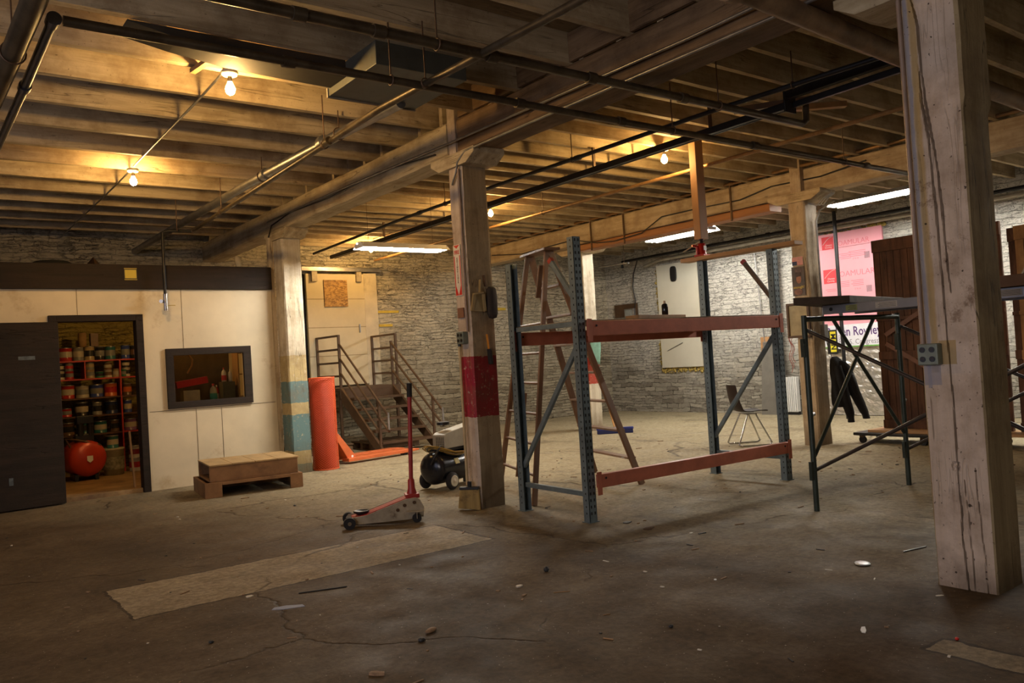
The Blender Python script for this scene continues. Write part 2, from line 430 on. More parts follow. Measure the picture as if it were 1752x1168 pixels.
struct(MB().box(-4, 3.92, 10.45, 13.4, 0, .05).build('floor_office', pm('office_floor', (.34, .22, .10), .6, 0, .35, 3, (.14, .08, .04), .5, .2)))
# door casing of the office
dc = MB(); dc.box(1.43, 1.51, 10.38, 10.54, .0, 2.11); dc.box(2.34, 2.42, 10.38, 10.54, .0, 2.11); dc.box(1.51, 2.34, 10.38, 10.54, 2.035, 2.11)
struct(dc.build('trim_office_door', M_dark, None, .004))
# office door swung fully open against the partition
dr = MB(); M0 = Matrix.Translation((1.47, 10.35, 0)) @ Matrix.Rotation(math.radians(3), 4, 'Z')
dr.M = M0; dr.box(-1.0, .04, -.045, 0, .015, 2.03)
door1 = struct(dr.build('door_1', M_dark, None, .003))
h = MB(M0)
h.cyl((-.93, -.045, .98), (-.93, -.09, .98), .012); h.ball((-.93, -.105, .98), .028)
lb(h.build('door_handle', M_chrome, door1), 'round metal door knob')
sc = MB(M0)
sc.box(-.36, -.2, -.0465, -.0455, 1.62, 1.66); sc.box(-.5, -.46, -.0465, -.0455, .28, .36)
sc.build('scuff_mark', pm('scuff', (.09, .11, .12), .7, 0, .5, 20), door1)

# ceiling: deck with its joists and beams
ceil = struct(MB().box(-4, 13.3, -3, 13.4, 3.70, 3.8).build('ceiling', M_deck))
random.seed(4)
def joist(x0, x1, y, t, zb):
    m = MB(); n = 14; q = []
    for k in range(n+1):
        xx = x0+(x1-x0)*k/n; j = lambda s: .006*noise.noise(Vector((xx*1.3, y*3, s)))
        q += [(xx, y-t+j(1), zb+j(2)), (xx, y+j(3), zb+j(4)), (xx, y+j(5), 3.70), (xx, y-t+j(6), 3.70)]
    f = []
    for k in range(n):
        for i in range(4): f.append((4*k+i, 4*k+(i+1) % 4, 4*k+4+(i+1) % 4, 4*k+4+i))
    m.add(q, f+[(3, 2, 1, 0), (4*n, 4*n+1, 4*n+2, 4*n+3)])
    return m.build('joist', M_joist, ceil)
y = 6.40-.63*6
while y < 13.2: joist(-4, 4.30, y, .06, 3.47+random.uniform(-.008, .008)); y += .63
y = 4.76-.385*6
while y < 13.3: joist(4.12, 9.50, y, .05, 3.47+random.uniform(-.008, .008)); y += .385
y = 4.5-.4*3
while y < 13.3: joist(9.32, 13.0, y, .05, 3.47+random.uniform(-.008, .008)); y += .40

lb(MB().box(4.085, 4.112, -3, 5.95, 3.475, 3.69).build('joist_end_shade', M_brownbeam, ceil), 'dark strip standing in for shade over the joist ends')  # added dark strip: covers the lit joist ends where shade belongs
def rough(mb, x0, x1, y0, y1, z0, z1, ax='Z', ch=.018, jit=.007, step=.12, seed=0):
    L = {'Z': (z0, z1), 'Y': (y0, y1), 'X': (x0, x1)}[ax]
    A = {'Z': (x0, x1, y0, y1), 'Y': (x0, x1, z0, z1), 'X': (y0, y1, z0, z1)}[ax]
    a0, a1, b0, b1 = A
    sec = [(a0+ch, b0), (a1-ch, b0), (a1, b0+ch), (a1, b1-ch), (a1-ch, b1), (a0+ch, b1), (a0, b1-ch), (a0, b0+ch)]
    n = max(2, int((L[1]-L[0])/step)); q = []
    for k in range(n+1):
        l = L[0]+(L[1]-L[0])*k/n
        for i, (a, b) in enumerate(sec):
            ja = jit*noise.noise(Vector((l*2.2, i//2*5+seed, 1.5)))+jit*.6*noise.noise(Vector((l*7, i*3+seed, 9)))
            jb = jit*noise.noise(Vector((l*2.2, i//2*5+seed, 7.5)))+jit*.6*noise.noise(Vector((l*7, i*3+seed, 4)))
            a_, b_ = a+ja, b+jb
            q.append({'Z': (a_, b_, l), 'Y': (a_, l, b_), 'X': (l, a_, b_)}[ax])
    f = [(8*k+i, 8*k+(i+1) % 8, 8*k+8+(i+1) % 8, 8*k+8+i) for k in range(n) for i in range(8)]
    fs = [g for k, g in enumerate(f) if k % 8 not in (0, 1)]; fr = [g for k, g in enumerate(f) if k % 8 in (0, 1)]
    k0 = len(mb.v); mb.add(q, fs+[tuple(range(7, -1, -1)), tuple(range(8*n, 8*n+8))])
    mb.f += [[k0+i for i in g] for g in fr]; mb.sm += [False]*len(fr); mb.mi += [1]*len(fr); return mb
m = MB(); rough(m, 4.07, 4.36, 6.12, 13.4, 3.17, 3.47, 'Y', seed=3); lb(m.build('beam', M_wash, ceil), 'whitewashed beam')
m = MB(); rough(m, 4.10, 4.40, -3, 6.0, 3.17, 3.47, 'Y', seed=5); lb(m.build('beam', M_brownbeam, ceil), 'bare brown beam')
M_wash2 = timber('ochre_timber', (.56, .45, .29), (.36, .26, .15), (.2, .12, .06), 'Y', speck=.6)
m = MB(); rough(m, 9.22, 9.52, -3, 13.4, 3.15, 3.47, 'Y', seed=8); lb(m.build('beam', M_wash2, ceil), 'ochre painted beam')
m = MB(); rough(m, 9.2, 9.46, 6.35, 10.12, 3.03, 3.13, 'Y', seed=9, jit=.004); lb(m.build('stiffener_plank', pm('orange_wood', (.36, .155, .06), .6, 0, .3, 4, (.18, .08, .03), .6, .2, (1, .12, 1)), ceil), 'orange brown plank under the beam')
for yy in (9.75, 9.0, 6.95):
    MB().box(9.185, 9.2, yy-.012, yy+.012, 3.0, 3.49).build('iron_strap', M_rust, ceil)

# posts
def post(label, box, m, cap=None, capm=None, seed=0, upper=None):
    x0, x1, y0, y1 = box
    t = thing('timber_post', label, 'post', ((x0+x1)/2, (y0+y1)/2, 0))
    mb = MB(); rough(mb, x0, x1, y0, y1, 0, 3.05, 'Z', seed=seed); mb.build('shaft', m, t)
    if cap:
        c0, c1 = cap; mb = MB()
        poly = [(c0, 3.17), (c1, 3.17), (c1, 3.12), (c1-.13, 3.05), (c0+.13, 3.05), (c0, 3.12)]
        mb.prism(poly, lambda a, b, h: (x0-.03+h, a, b), x1-x0+.06)
        mb.build('bolster', capm or m, t, .004)
    if upper:
        mb = MB().box(*upper); mb.build('upper_block', m, t, .006)
    return t
P_white = timber('post_paint_left', (.66, .60, .47), (.50, .42, .28), (.22, .145, .075), 'Z', bands=((-.1, 1.53, (.50, .39, .19)), (.91, 1.19, (.14, .235, .24)), (.29, .76, (.14, .235, .24)), (-.1, .12, (.16, .21, .17))), dirtlow=.7)
post('whitewashed timber post with two blue bands at the office corner', (4.09, 4.35, 10.15, 10.45), P_white, (9.95, 10.66), M_wash, 1)
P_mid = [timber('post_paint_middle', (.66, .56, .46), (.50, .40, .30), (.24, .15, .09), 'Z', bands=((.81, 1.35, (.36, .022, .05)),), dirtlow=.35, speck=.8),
         timber('post_paint_middle_right', (.34, .26, .155), (.22, .155, .085), (.085, .052, .024), 'Z', bands=((.81, 1.35, (.22, .015, .018)),), dirtlow=.95, speck=.9)]  # darker, browner copy of the paint for the right face
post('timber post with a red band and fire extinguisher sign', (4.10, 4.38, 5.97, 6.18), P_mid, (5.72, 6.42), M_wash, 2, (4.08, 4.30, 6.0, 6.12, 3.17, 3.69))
P_far = timber('post_paint_far', (.70, .63, .50), (.50, .42, .30), (.22, .15, .08), 'Z', bands=((.80, 1.26, (.42, .035, .025)), (1.26, 1.36, (.52, .46, .34))), dirtlow=.6)
post('pale timber post with a red band behind the ladder and rack', (9.50, 9.78, 10.35, 10.62), P_far, (10.0, 10.95), M_wash2, 3)
P_r = timber('post_paint_right', (.57, .46, .32), (.44, .33, .21), (.2, .12, .06), 'Z', dirtlow=.6)
post('ochre timber post with small posters and a hanging jacket', (9.12, 9.40, 5.80, 6.03), P_r, (5.55, 6.3), M_wash2, 4, (9.14, 9.38, 5.84, 5.99, 3.17, 3.69))

# the big foreground post: its left face is modelled as a fine grid so the long splits are real grooves
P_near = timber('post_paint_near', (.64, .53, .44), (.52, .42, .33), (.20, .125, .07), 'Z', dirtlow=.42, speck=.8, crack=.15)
P_nears = timber('post_paint_near_shaded', (.44, .345, .20), (.31, .235, .125), (.13, .08, .04), 'Z', dirtlow=.42, speck=.7, crack=.8)  # yellowish right face, its lack of light painted in as a darker tone
def near_paint():
    # the same paint plus a yellow and a blue-grey run beside the conduit and stained nail patches
    m = P_near; t = m.node_tree; b = t.nodes['Principled BSDF']; src = b.inputs['Base Color'].links[0].from_socket
    H = NT.__new__(NT); H.m = m; H.t = t; H.b = b; H.tc = [n for n in t.nodes if n.type == 'TEX_COORD'][0]
    p = H.xyz(); v = H.map((1, 1, 1)); w_ = H.math('MULTIPLY', H.math('SUBTRACT', H.noise(H.map((1, 1, .5)), 9, 4), .5), .03)
    y = H.math('ADD', p[1], w_); z = p[2]
    def band(lo, hi, soft=.006): return H.math('MULTIPLY', H.ramp(H.math('ADD', y, .5), [(.5+lo-soft, 0.0), (.5+lo+soft, 1.0)]), H.ramp(H.math('ADD', y, .5), [(.5+hi-soft, 1.0), (.5+hi+soft, 0.0)]))
    zt = H.math('GREATER_THAN', z, 1.10)
    col = H.mix(H.math('MULTIPLY', H.math('MULTIPLY', band(.052, .088), zt), .75), src, (.42, .28, .09))
    col = H.mix(H.math('MULTIPLY', H.math('MULTIPLY', band(.092, .112, .002), H.math('GREATER_THAN', z, 1.02)), .7), col, (.26, .27, .33))
    def rect(y0, y1, z0, z1): return H.math('MULTIPLY', H.math('MULTIPLY', H.math('GREATER_THAN', y, y0), H.math('LESS_THAN', y, y1)), H.math('MULTIPLY', H.math('GREATER_THAN', z, z0), H.math('LESS_THAN', z, z1)))
    col = H.mix(H.math('MULTIPLY', rect(-.035, .05, 1.14, 1.262), .75), col, (.40, .27, .09))
    col = H.mix(H.math('MULTIPLY', rect(.045, .16, 1.035, 1.145), .7), col, (.27, .27, .33))
    st_ = H.ramp(H.noise(v, 5.5, 6, .8), [(.56, 0.0), (.64, 1.0)])
    zz = H.math('MULTIPLY', H.math('GREATER_THAN', z, 1.35), H.math('LESS_THAN', z, 2.1))
    col = H.mix(H.math('MULTIPLY', H.math('MULTIPLY', st_, zz), .6), col, (.14, .075, .035))
    sp = H.ramp(H.noise(v, 34, 2, .5), [(.26, 1.0), (.30, 0.0)])
    col = H.mix(H.math('MULTIPLY', sp, .9), col, (.03, .018, .012))
    t.links.new(col, b.inputs['Base Color'])
near_paint()
tp = thing('timber_post', 'large cracked timber post with grey outlet box in the right foreground', 'post', (4.43, 1.96, 0))
cr = [(2.035,3.17),(2.024,3.035),(2.001,2.898),(1.997,2.653),(1.980,2.41),(1.958,2.215),(1.950,2.093),(1.942,1.864),(1.937,1.646),(1.927,1.46)]
cr2 = [(2.012,2.75),(2.006,2.5),(1.985,2.3),(1.975,1.95),(1.968,1.6),(1.962,1.196),(1.957,.973),(1.958,.839),(1.960,.676),(1.962,.588),(1.956,.411),(1.959,.243),(1.946,.0)]
cr3 = [(1.93,.55),(1.922,.3),(1.915,.0)]; cr4 = [(1.875,.62),(1.87,.4),(1.86,.2),(1.858,0)]; cr5 = [(2.07,1.0),(2.068,.8),(2.071,.66)]
def cy(path, z):
    if z > path[0][1] or z < path[-1][1]: return None
    for (ya, za), (yb, zb) in zip(path, path[1:]):
        if za >= z >= zb: return ya+(yb-ya)*(za-z)/max(1e-6, za-zb)
NY, NZ = 64, 250
ys = [1.81+.008+(.292-.016)*i/NY for i in range(NY+1)]
q = []; 
for k in range(NZ+1):
    z = 3.17*k/NZ
    for i, yy in enumerate(ys):
        d = .003*noise.noise(Vector((yy*9, z*1.5, 3)))+.0016*noise.noise(Vector((yy*40, z*30, 1)))
        for path, wdt, dep in ((cr, .006, .04), (cr2, .006, .04), (cr3, .004, .02), (cr4, .004, .02), (cr5, .003, .012)):
            c = cy(path, z)
            if c is None: continue
            c += .003*noise.noise(Vector((z*9, 2, 5)))
            end = min(path[0][1]-z, z-path[-1][1]+(1 if path[-1][1] == 0 else 0))
            ww = wdt*min(1, .15+end*4)*(.6+.8*abs(noise.noise(Vector((z*2.3, 8, 1)))))
            t = abs(yy-c)/max(ww, 1e-4)
            if t < 1: d += dep*(1-t*t)
        r = math.hypot((yy-1.965)/1, (z-.62)/1)      # knot
        if abs(r-.018) < .006: d += .012
        q.append((4.28+d, yy, z))
b = MB(); W = NY+1
b.add(q, [(k*W+i, k*W+i+1, (k+1)*W+i+1, (k+1)*W+i) for k in range(NZ) for i in range(NY)])
b.cm = 0
# remaining faces
sec = [(4.28, ys[0]), (4.288, 1.81), (4.43, 1.809), (4.567, 1.811), (4.575, 1.82), (4.573, 2.09), (4.56, 2.102), (4.288, 2.102), (4.28, ys[-1])]
n = 50; q = []
for k in range(n+1):
    z = 3.17*k/n
    for i, (a, c) in enumerate(sec):
        e = 0 if i in (0, 8) else 1
        dz = .018 if (z > 2.47 and i in (3, 4)) else 0
        q.append((a+e*.005*noise.noise(Vector((z*3, i, 2)))+dz, c+e*.004*noise.noise(Vector((z*4, i, 6)))-(.012 if z > 2.47 and i in (1, 2, 3) else 0), z))
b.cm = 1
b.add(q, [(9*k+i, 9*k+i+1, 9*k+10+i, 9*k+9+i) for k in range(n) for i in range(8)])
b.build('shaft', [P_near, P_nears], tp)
MB().prism([(1.5, 3.17), (2.42, 3.17), (2.42, 3.12), (2.3, 3.05), (1.62, 3.05), (1.5, 3.12)], lambda a, c, h: (4.22+h, a, c), .4).build('bolster', M_wash, tp, .004)

# outlet boxes with their conduit
def outlet(label, x, y, z, loc, pipe_top, g, grey=(.20, .23, .19)):
    t = thing('outlet_box', label, 'outlet', (x, y, z))
    gm = pm('outlet_grey', grey, .5, .3, .2, 15)
    MB().box(x-.055, x, y-.052, y+.052, z-.055, z+.055).build('housing', gm, t, .006)
    for dy in (-.024, .024):
        for dz in (-.024, .024):
            s = MB(); s.cyl((x-.0555, y+dy, z+dz), (x-.059, y+dy, z+dz), .0145, n=16)
            so = s.build('socket', M_blackp, t)
            p = MB(); p.box(x-.0605, x-.059, y+dy-.006, y+dy-.004, z+dz-.002, z+dz+.008); p.box(x-.0605, x-.059, y+dy+.004, y+dy+.006, z+dz-.002, z+dz+.008)
            p.build('slot', M_rust, so)
    MB().tube([(x-.02, y+g, z+.05), (x-.02, y+g, z+.3), (x-.02, y+g*1.05, pipe_top)], .0115, 10).build('conduit', pm('painted_conduit', (.33, .24, .19), .5, .2, .2, 9, (.12, .07, .04), .6, .1), t)
    return t
outlet('grey four-socket outlet box on the big foreground post', 4.28, 2.045, 1.195, 0, 3.16, .035)
st = MB().box(4.2795, 4.2798, 2.0, 2.09, 1.03, 1.16); 
t = outlet('grey four-socket outlet box on the red banded post', 4.10, 6.065, 1.52, 0, 3.02, -.078, (.25, .26, .25))

# long runs of pipe under the ceiling
def pipe(label, pts, r, m, joints=(), hangers=(), name='overhead_pipe', cat='pipe'):
    P0 = Vector(pts[0])
    t = thing(name, label, cat, P0)
    MB().tube(pts, r, 12).build('pipe_run', m, t)
    for p, d in joints:
        p = Vector(p); d = Vector(d); MB().cyl(p-d*.035, p+d*.035, r*1.35, n=14).build('coupling', m, t)
    for p in hangers:
        h = MB(); x, y, z = p
        ax = (Vector(pts[-1])-P0).normalized()
        s = ax.cross(Vector((0, 0, 1))).normalized()
        h.tube([Vector(p)+s*((r+.006)*math.cos(a))+Vector((0, 0, (r+.006)*math.sin(a))) for a in [PI*2*k/16 for k in range(16)]], .005, 6, True)
        h.cyl((x, y, z+r), (x, y, 3.5), .005, n=6)
        h.build('hanger', M_rust, t)
    return t
X, Yv = (1, 0, 0), (0, 1, 0)
pipe('dark sprinkler pipe crossing the ceiling, the lower of two parallel runs', [(.74, 4.45, 3.1), (10.4, 4.48, 3.1)], .026, M_pipe, [((k, 4.46, 3.1), X) for k in (1.9, 3.6, 4.6, 6.3, 8.2)], [(2.57, 4.455, 3.1), (5.2, 4.46, 3.1), (7.8, 4.47, 3.1)])
pipe('tan and black pipe crossing the ceiling, the upper of two parallel runs', [(.2, 3.83, 3.1), (6.08, 3.83, 3.1), (6.14, 3.83, 3.14), (6.15, 3.83, 3.3)], .028, M_pipe, [((k, 3.83, 3.1), X) for k in (1.7, 2.15, 2.9, 3.7, 4.6)], [(2.52, 3.83, 3.1), (5.0, 3.83, 3.1)])
M_bigp = pm('big_pipe', (.27, .18, .10), .55, .2, .35, 3, (.10, .06, .035), .5, .3)
pipe('fat rusty pipe at the top right in front of the big post', [(3.2, 2.5, 3.12), (5.2, 2.58, 3.1), (9.2, 2.66, 3.1)], .062, M_bigp, [((3.45, 2.51, 3.115), X)])
pipe('fat grey pipe at the top left corner running towards the office', [(.62, 2.6, 3.1), (.58, 5.2, 3.1), (.5, 9.5, 3.1)], .055, M_pipe, [], [(.585, 5.0, 3.1), (.57, 6.3, 3.1)])
pipe('thinner pipe at the top left beside the fat grey pipe', [(.70, 4.45, 3.1), (.70, 5.5, 3.1), (.68, 10.2, 3.1)], .026, pm('blued_pipe', (.10, .11, .14), .35, .7, .3, 6), [((.70, 4.47, 3.1), Yv), ((.70, 5.55, 3.1), Yv)])
pipe('thick silver pipe slanting from the office to the ceiling box', [(3.16, 5.35, 3.3), (3.11, 6.24, 3.3), (3.05, 8.3, 3.3), (3.03, 13.3, 3.3)], .045, M_galv, [((3.09, 6.6, 3.3), Yv), ((3.06, 7.9, 3.3), Yv)], [(3.1, 6.3, 3.3), (3.06, 8.0, 3.3)])
pipe('thin brown pipe running beside the thick silver pipe', [(2.86, 2.9, 3.1), (2.78, 5.0, 3.1), (2.98, 9.97, 3.1), (2.98, 10.1, 3.1)], .024, M_pipe, [((2.80, 5.9, 3.1), Yv)], [(2.79, 4.4, 3.1), (2.82, 6.0, 3.1), (2.93, 8.9, 3.1)])
dp = pipe('vertical sprinkler drop pipe hanging in front of the office wall', [(2.98, 10.2, 3.1), (2.72, 10.26, 3.1), (2.66, 10.27, 3.08), (2.66, 10.28, 2.3)], .018, M_pipe_dark, [], [(2.8, 10.15, 3.1)])
d = MB(); d.cyl((2.66, 10.28, 2.34), (2.66, 10.28, 2.14), .026); d.cyl((2.62, 10.28, 2.25), (2.60, 10.24, 2.25), .022); d.build('valve', M_chrome, dp)
d = MB(); d.bar((2.67, 10.27, 2.2), (2.76, 10.24, 2.2), .014, .006); lb(d.build('lever', flat('yellow_lever', (.5, .36, .03)), dp), 'yellow valve lever')
pipe('dark pipe running the length of the middle bay left of the black track', [(5.56, 2.6, 3.24), (5.46, 4.2, 3.24), (5.43, 7.1, 3.24), (5.44, 9.2, 3.24), (5.62, 12.6, 3.24)], .020, M_pipe_dark, [((5.45, 5.9, 3.24), Yv), ((5.44, 8.9, 3.24), Yv)], [(5.50, 3.52, 3.24), (5.45, 5.98, 3.24), (5.44, 8.3, 3.24)])
pipe('tan pipe in the middle bay lit by the bulbs', [(6.8, 3.0, 3.2), (6.87, 5.6, 3.2), (6.9, 9.0, 3.2), (6.9, 12.9, 3.2)], .021, M_copper, [], [(6.86, 5.55, 3.2), (6.9, 8.2, 3.2)])
pipe('brown pipe running along the top of the ochre beam', [(9.17, 3.2, 3.5), (9.17, 12.6, 3.5)], .021, M_copper, [((9.17, 6.9, 3.5), Yv)])
pipe('black pipe along the far wall above the pink board', [(12.5, 3.0, 3.24), (12.5, 12.35, 3.23), (12.5, 12.35, 3.1)], .03, M_pipe_dark, [((12.5, 8.7, 3.235), Yv)])
pipe('pale thick pipe along the far wall below the black pipe', [(12.75, 3.0, 3.19), (12.75, 11.5, 3.17), (12.8, 12.0, 3.1)], .035, pm('lagged_pipe', (.32, .28, .21), .7, 0, .25, 6))
pipe('short grey rail hanging near the far corner', [(10.9, 12.0, 2.97), (11.05, 10.75, 2.97)], .02, M_galv, [], [(11.04, 10.85, 2.97), (10.91, 11.9, 2.97)])
# overhead door track
tk = thing('door_track', 'black double door track running under the joists of the middle bay', 'track', (6.0, 2.8, 3.2))
m = MB(); m.bar((5.96, 3.86, 3.25), (6.02, 12.8, 3.22), .045, .06); m.build('rail', M_pipe_dark, tk, .004)
m = MB(); m.bar((6.03, 3.86, 3.25), (6.09, 12.8, 3.22), .022, .045); m.build('rail', M_pipe_dark, tk, .004)
m = MB(); m.bar((5.90, 3.84, 3.31), (5.86, 2.4, 3.31), .05, .07); m.build('rail', M_pipe_dark, tk, .004)
m = MB(); m.bar((6.0, 3.84, 3.25), (5.96, 2.4, 3.25), .035, .05); m.build('rail', M_pipe_dark, tk, .004)
MB().box(5.875, 6.03, 3.842, 3.858, 3.18, 3.35).build('end_bracket', M_pipe_dark, tk, .003)
for yy in (4.70, 6.24, 8.55, 10.86):
    MB().box(5.97, 6.00, yy-.02, yy+.0, 3.26, 3.48).build('hanger', M_rust, tk)
# small wooden hanger blocks under joists
for lab, p0, p1, mm in (('red brown block screwed under the joists at the top right', (6.15, 4.55, 3.42), (6.55, 3.95, 3.42), M_rust),
                    ('orange lath under the joists near the black track end', (6.55, 4.2, 3.4), (6.9, 3.9, 3.4), M_wood)):
    tag(MB().bar(p0, p1, .07, .05).build('ceiling_block', mm, None, .003, local=p0), lab, 'block')
# conduits on the beam
t = thing('conduit', 'thin steel conduit clipped along the face of the first beam', 'conduit', (4.05, 3, 3.3))
MB().tube([(4.02, 1.5, 3.26), (4.05, 3.3, 3.24), (4.05, 4.5, 3.25), (4.04, 6.0, 3.26), (4.05, 8.0, 3.30), (4.05, 10.5, 3.32)], .011, 8).build('conduit_run', M_galv, t)
t = thing('conduit', 'lower steel conduit bending down onto the red banded post', 'conduit', (4.08, 3, 3.2))
MB().tube([(4.08, 2.0, 3.16), (4.08, 5.5, 3.155), (4.075, 5.85, 3.15), (4.07, 5.97, 3.08), (4.07, 6.0, 3.0), (4.078, 6.09, 2.9)], .011, 8).build('conduit_run', M_galv, t)
t = thing('cable', 'black cable stapled along the first beam to the office post', 'cable', (4.06, 8, 3.3))
MB().tube([(4.055, 6.3, 3.22), (4.055, 7.4, 3.30), (4.055, 8.6, 3.27), (4.055, 9.7, 3.31), (4.05, 10.35, 3.25), (4.045, 10.48, 3.1), (4.05, 10.47, 2.75)], .008, 6).build('cable_run', M_blackp, t)
t = thing('cable', 'black cable drooping along the ochre beam', 'cable', (9.2, 8, 3.3))
cp = [(9.19, 12.5, 3.3), (9.19, 11.6, 3.2), (9.19, 10.9, 3.22), (9.19, 10.2, 3.24), (9.18, 9.6, 3.1), (9.17, 9.2, 3.07), (9.17, 8.6, 3.1), (9.19, 8.2, 3.28), (9.2, 7.6, 3.28), (9.2, 6.8, 3.26), (9.2, 6.3, 3.34), (9.2, 5.6, 3.32), (9.2, 5.0, 3.38)]
MB().tube(cp, .009, 6).build('cable_run', M_blackp, t)
tag(MB().tube([(4.42, 4.6, 3.42), (4.55, 7.5, 3.36), (4.7, 11.5, 3.32)], .003, 5).build('guy_wire', M_galv, None, local=(4.4, 4.6, 3.4)), 'thin pale wire strung under the joists past the red banded post', 'wire')

# sheet metal box and dark duct in the left bay
t = thing('ceiling_box', 'dark sheet metal box hung under the joists near the first bulb', 'box', (2.95, 5.0, 3.3))
m = MB().box(2.62, 3.34, 4.72, 5.46, 3.30, 3.46); m.build('casing', pm('grey_sheet', (.10, .105, .09), .5, .3, .2, 5, (.06, .05, .03), .55, .05), t, .004)
m = MB().box(2.61, 3.35, 5.45, 5.47, 3.29, 3.36); m.build('lip', pm('worn_white', (.26, .23, .18), .6, 0, .2, 8, (.2, .12, .06), .5), t)
t = thing('duct', 'long dark metal duct crossing the left bay above the first bulb', 'duct', (2.0, 5.3, 3.4))
poly = [(1.2, 3.47), (1.2, 3.462), (1.5, 3.41), (1.85, 3.37), (2.3, 3.355), (2.62, 3.35), (2.62, 3.47)]
MB().prism(poly, lambda a, c, h: (a, 5.16+h, c), .26).build('duct_body', pm('duct_black', (.03, .026, .02), .8, 0, .3, 5), t, .003)

# ---------------------------------------------------------------- lamps
def bulb(label, x, y, z, glow=None):
    t = thing('bare_bulb_lamp', label, 'lamp', (x, y, z), 'bare bulbs under the joists')
    s = MB(); s.lathe([(.055, .0), (.06, -.012), (.05, -.03), (.032, -.036), (.0, -.036)], (x, y, z+.02), 20)
    s.build('ceramic_base', flat('porcelain', (.7, .66, .55), .3), t)
    MB().cyl((x, y, z-.01), (x, y, z-.055), .016).build('socket', M_chrome, t)
    b = MB(); b.lathe([(0, -.148), (.012, -.146), (.024, -.138), (.032, -.122), (.034, -.108), (.031, -.093), (.022, -.075), (.014, -.055), (.0, -.055)], (x, y, z), 18)
    lb(b.build('glass_bulb', glow or M_bulb, t), 'glowing clear bulb')
    return t
bulb('bare bulb in the left bay closest to the camera', 1.95, 5.60, 3.40)
bulb('bare bulb in the left bay nearer the office', 2.01, 8.72, 3.42)
bulb('bare bulb beside the tan pipe above the rack', 6.60, 5.80, 3.42)
bulb('bare bulb just right of the red banded post', 6.62, 8.98, 3.42)
bulb('bare bulb behind the left hanging fluorescent lamp', 6.52, 12.3, 3.40)
t = thing('conduit', 'thin conduit joining the two bulbs of the left bay', 'conduit', (1.95, 5.4, 3.45))
MB().tube([(1.95, 5.68, 3.455), (1.97, 6.4, 3.45), (2.0, 8.63, 3.45)], .009, 8).build('conduit_run', M_galv, t)
MB().tube([(2.01, 8.80, 3.45), (2.02, 9.5, 3.45), (2.02, 13.2, 3.45)], .009, 8).build('conduit_run', M_galv, t)
m = MB().bar((1.80, 5.50, 3.45), (1.76, 5.80, 3.45), .04, .03); tag(m.build('mounting_lath', M_wood, None, local=(1.8, 5.6, 3.45)), 'short wooden lath beside the nearest left bulb', 'lath')
t = thing('conduit', 'conduit feeding the three bulbs of the middle bay', 'conduit', (6.6, 5.9, 3.45))
MB().tube([(6.56, 4.7, 3.455), (6.6, 5.72, 3.455)], .010, 8).build('conduit_run', M_copper, t)
MB().tube([(6.6, 5.88, 3.455), (6.62, 8.9, 3.455)], .010, 8).build('conduit_run', M_copper, t)
MB().tube([(6.62, 9.06, 3.455), (6.52, 12.2, 3.455)], .010, 8).build('conduit_run', M_copper, t)

def shop(label, c, ax, L, wires, W=1.0):
    """hanging two-tube shop light; ax = unit vector along the tubes"""
    ax = Vector(ax); s = Vector((0, 0, 1)).cross(ax); c = Vector(c)
    t = thing('fluorescent_lamp', label, 'lamp', c, 'hanging fluorescent lamps')
    def P(a, b, h): return c+ax*a+s*b+Vector((0, 0, h))
    prof = [(b_*W, h_) for b_, h_ in [(-.15, 0), (-.055, .075), (.055, .075), (.15, 0), (.146, 0), (.053, .071), (-.053, .071), (-.146, 0)]]
    m = MB(); n = len(prof)
    q = [P(-L/2, b, h) for b, h in prof]+[P(L/2, b, h) for b, h in prof]
    f = [(i, (i+1) % n, n+(i+1) % n, n+i) for i in range(n)]
    f += [(0, 1, 6, 7), (1, 2, 5, 6), (2, 3, 4, 5)]+[(n, n+1, n+6, n+7), (n+1, n+2, n+5, n+6), (n+2, n+3, n+4, n+5)]
    m.add(q, f); m.build('reflector', M_white, t)
    m = MB(); m.bar(P(-L/2+.02, 0, .058), P(L/2-.02, 0, .058), .10, .026); m.build('ballast_cover', M_white, t)
    for e in (-1, 1):
        MB().bar(P(e*(L/2-.012), -.1, .028), P(e*(L/2-.012), .1, .028), .02, .05).build('lampholder', M_white, t)
    for b in (-.06, .06):
        mm = MB(); mm.cyl(P(-L/2+.02, b, .02), P(L/2-.02, b, .02), .016, n=10, caps=True); lb(mm.build('tube', M_tube, t), 'lit fluorescent tube')
    for a in wires:
        MB().cyl(P(a, 0, .07), P(a, 0, 3.5-c.z), .0025, n=5).build('hanging_wire', M_rust, t)
    return t
shop('lit fluorescent lamp hanging between the office post and the red banded post', (5.22, 9.0, 2.77), (1, 0, 0), 1.24, (-.48, .45))
shop('lit fluorescent lamp hanging behind the upright wooden prop', (10.9, 9.36, 3.24), (0, 1, 0), 1.44, (-.5, .5), 1.45)
shop('lit fluorescent lamp hanging right of the ochre post', (10.9, 5.80, 3.21), (0, 1, 0), 1.44, (-.5, .5), 1.45)
shop('added fluorescent lamp brightening the far bay, unseen past the big foreground post', (10.9, 2.2, 3.21), (0, 1, 0), 1.44, (-.5, .5))  # out of view, added to bring more light to the far bay
bulbin = bulb('bare bulb inside the office', 2.72, 10.95, 2.44, M_bulb_dim)
del bulbin['group']
# ================================================================ objects
def T(x, y, z=0, rz=0): return Matrix.Translation((x, y, z)) @ Matrix.Rotation(rz, 4, 'Z')

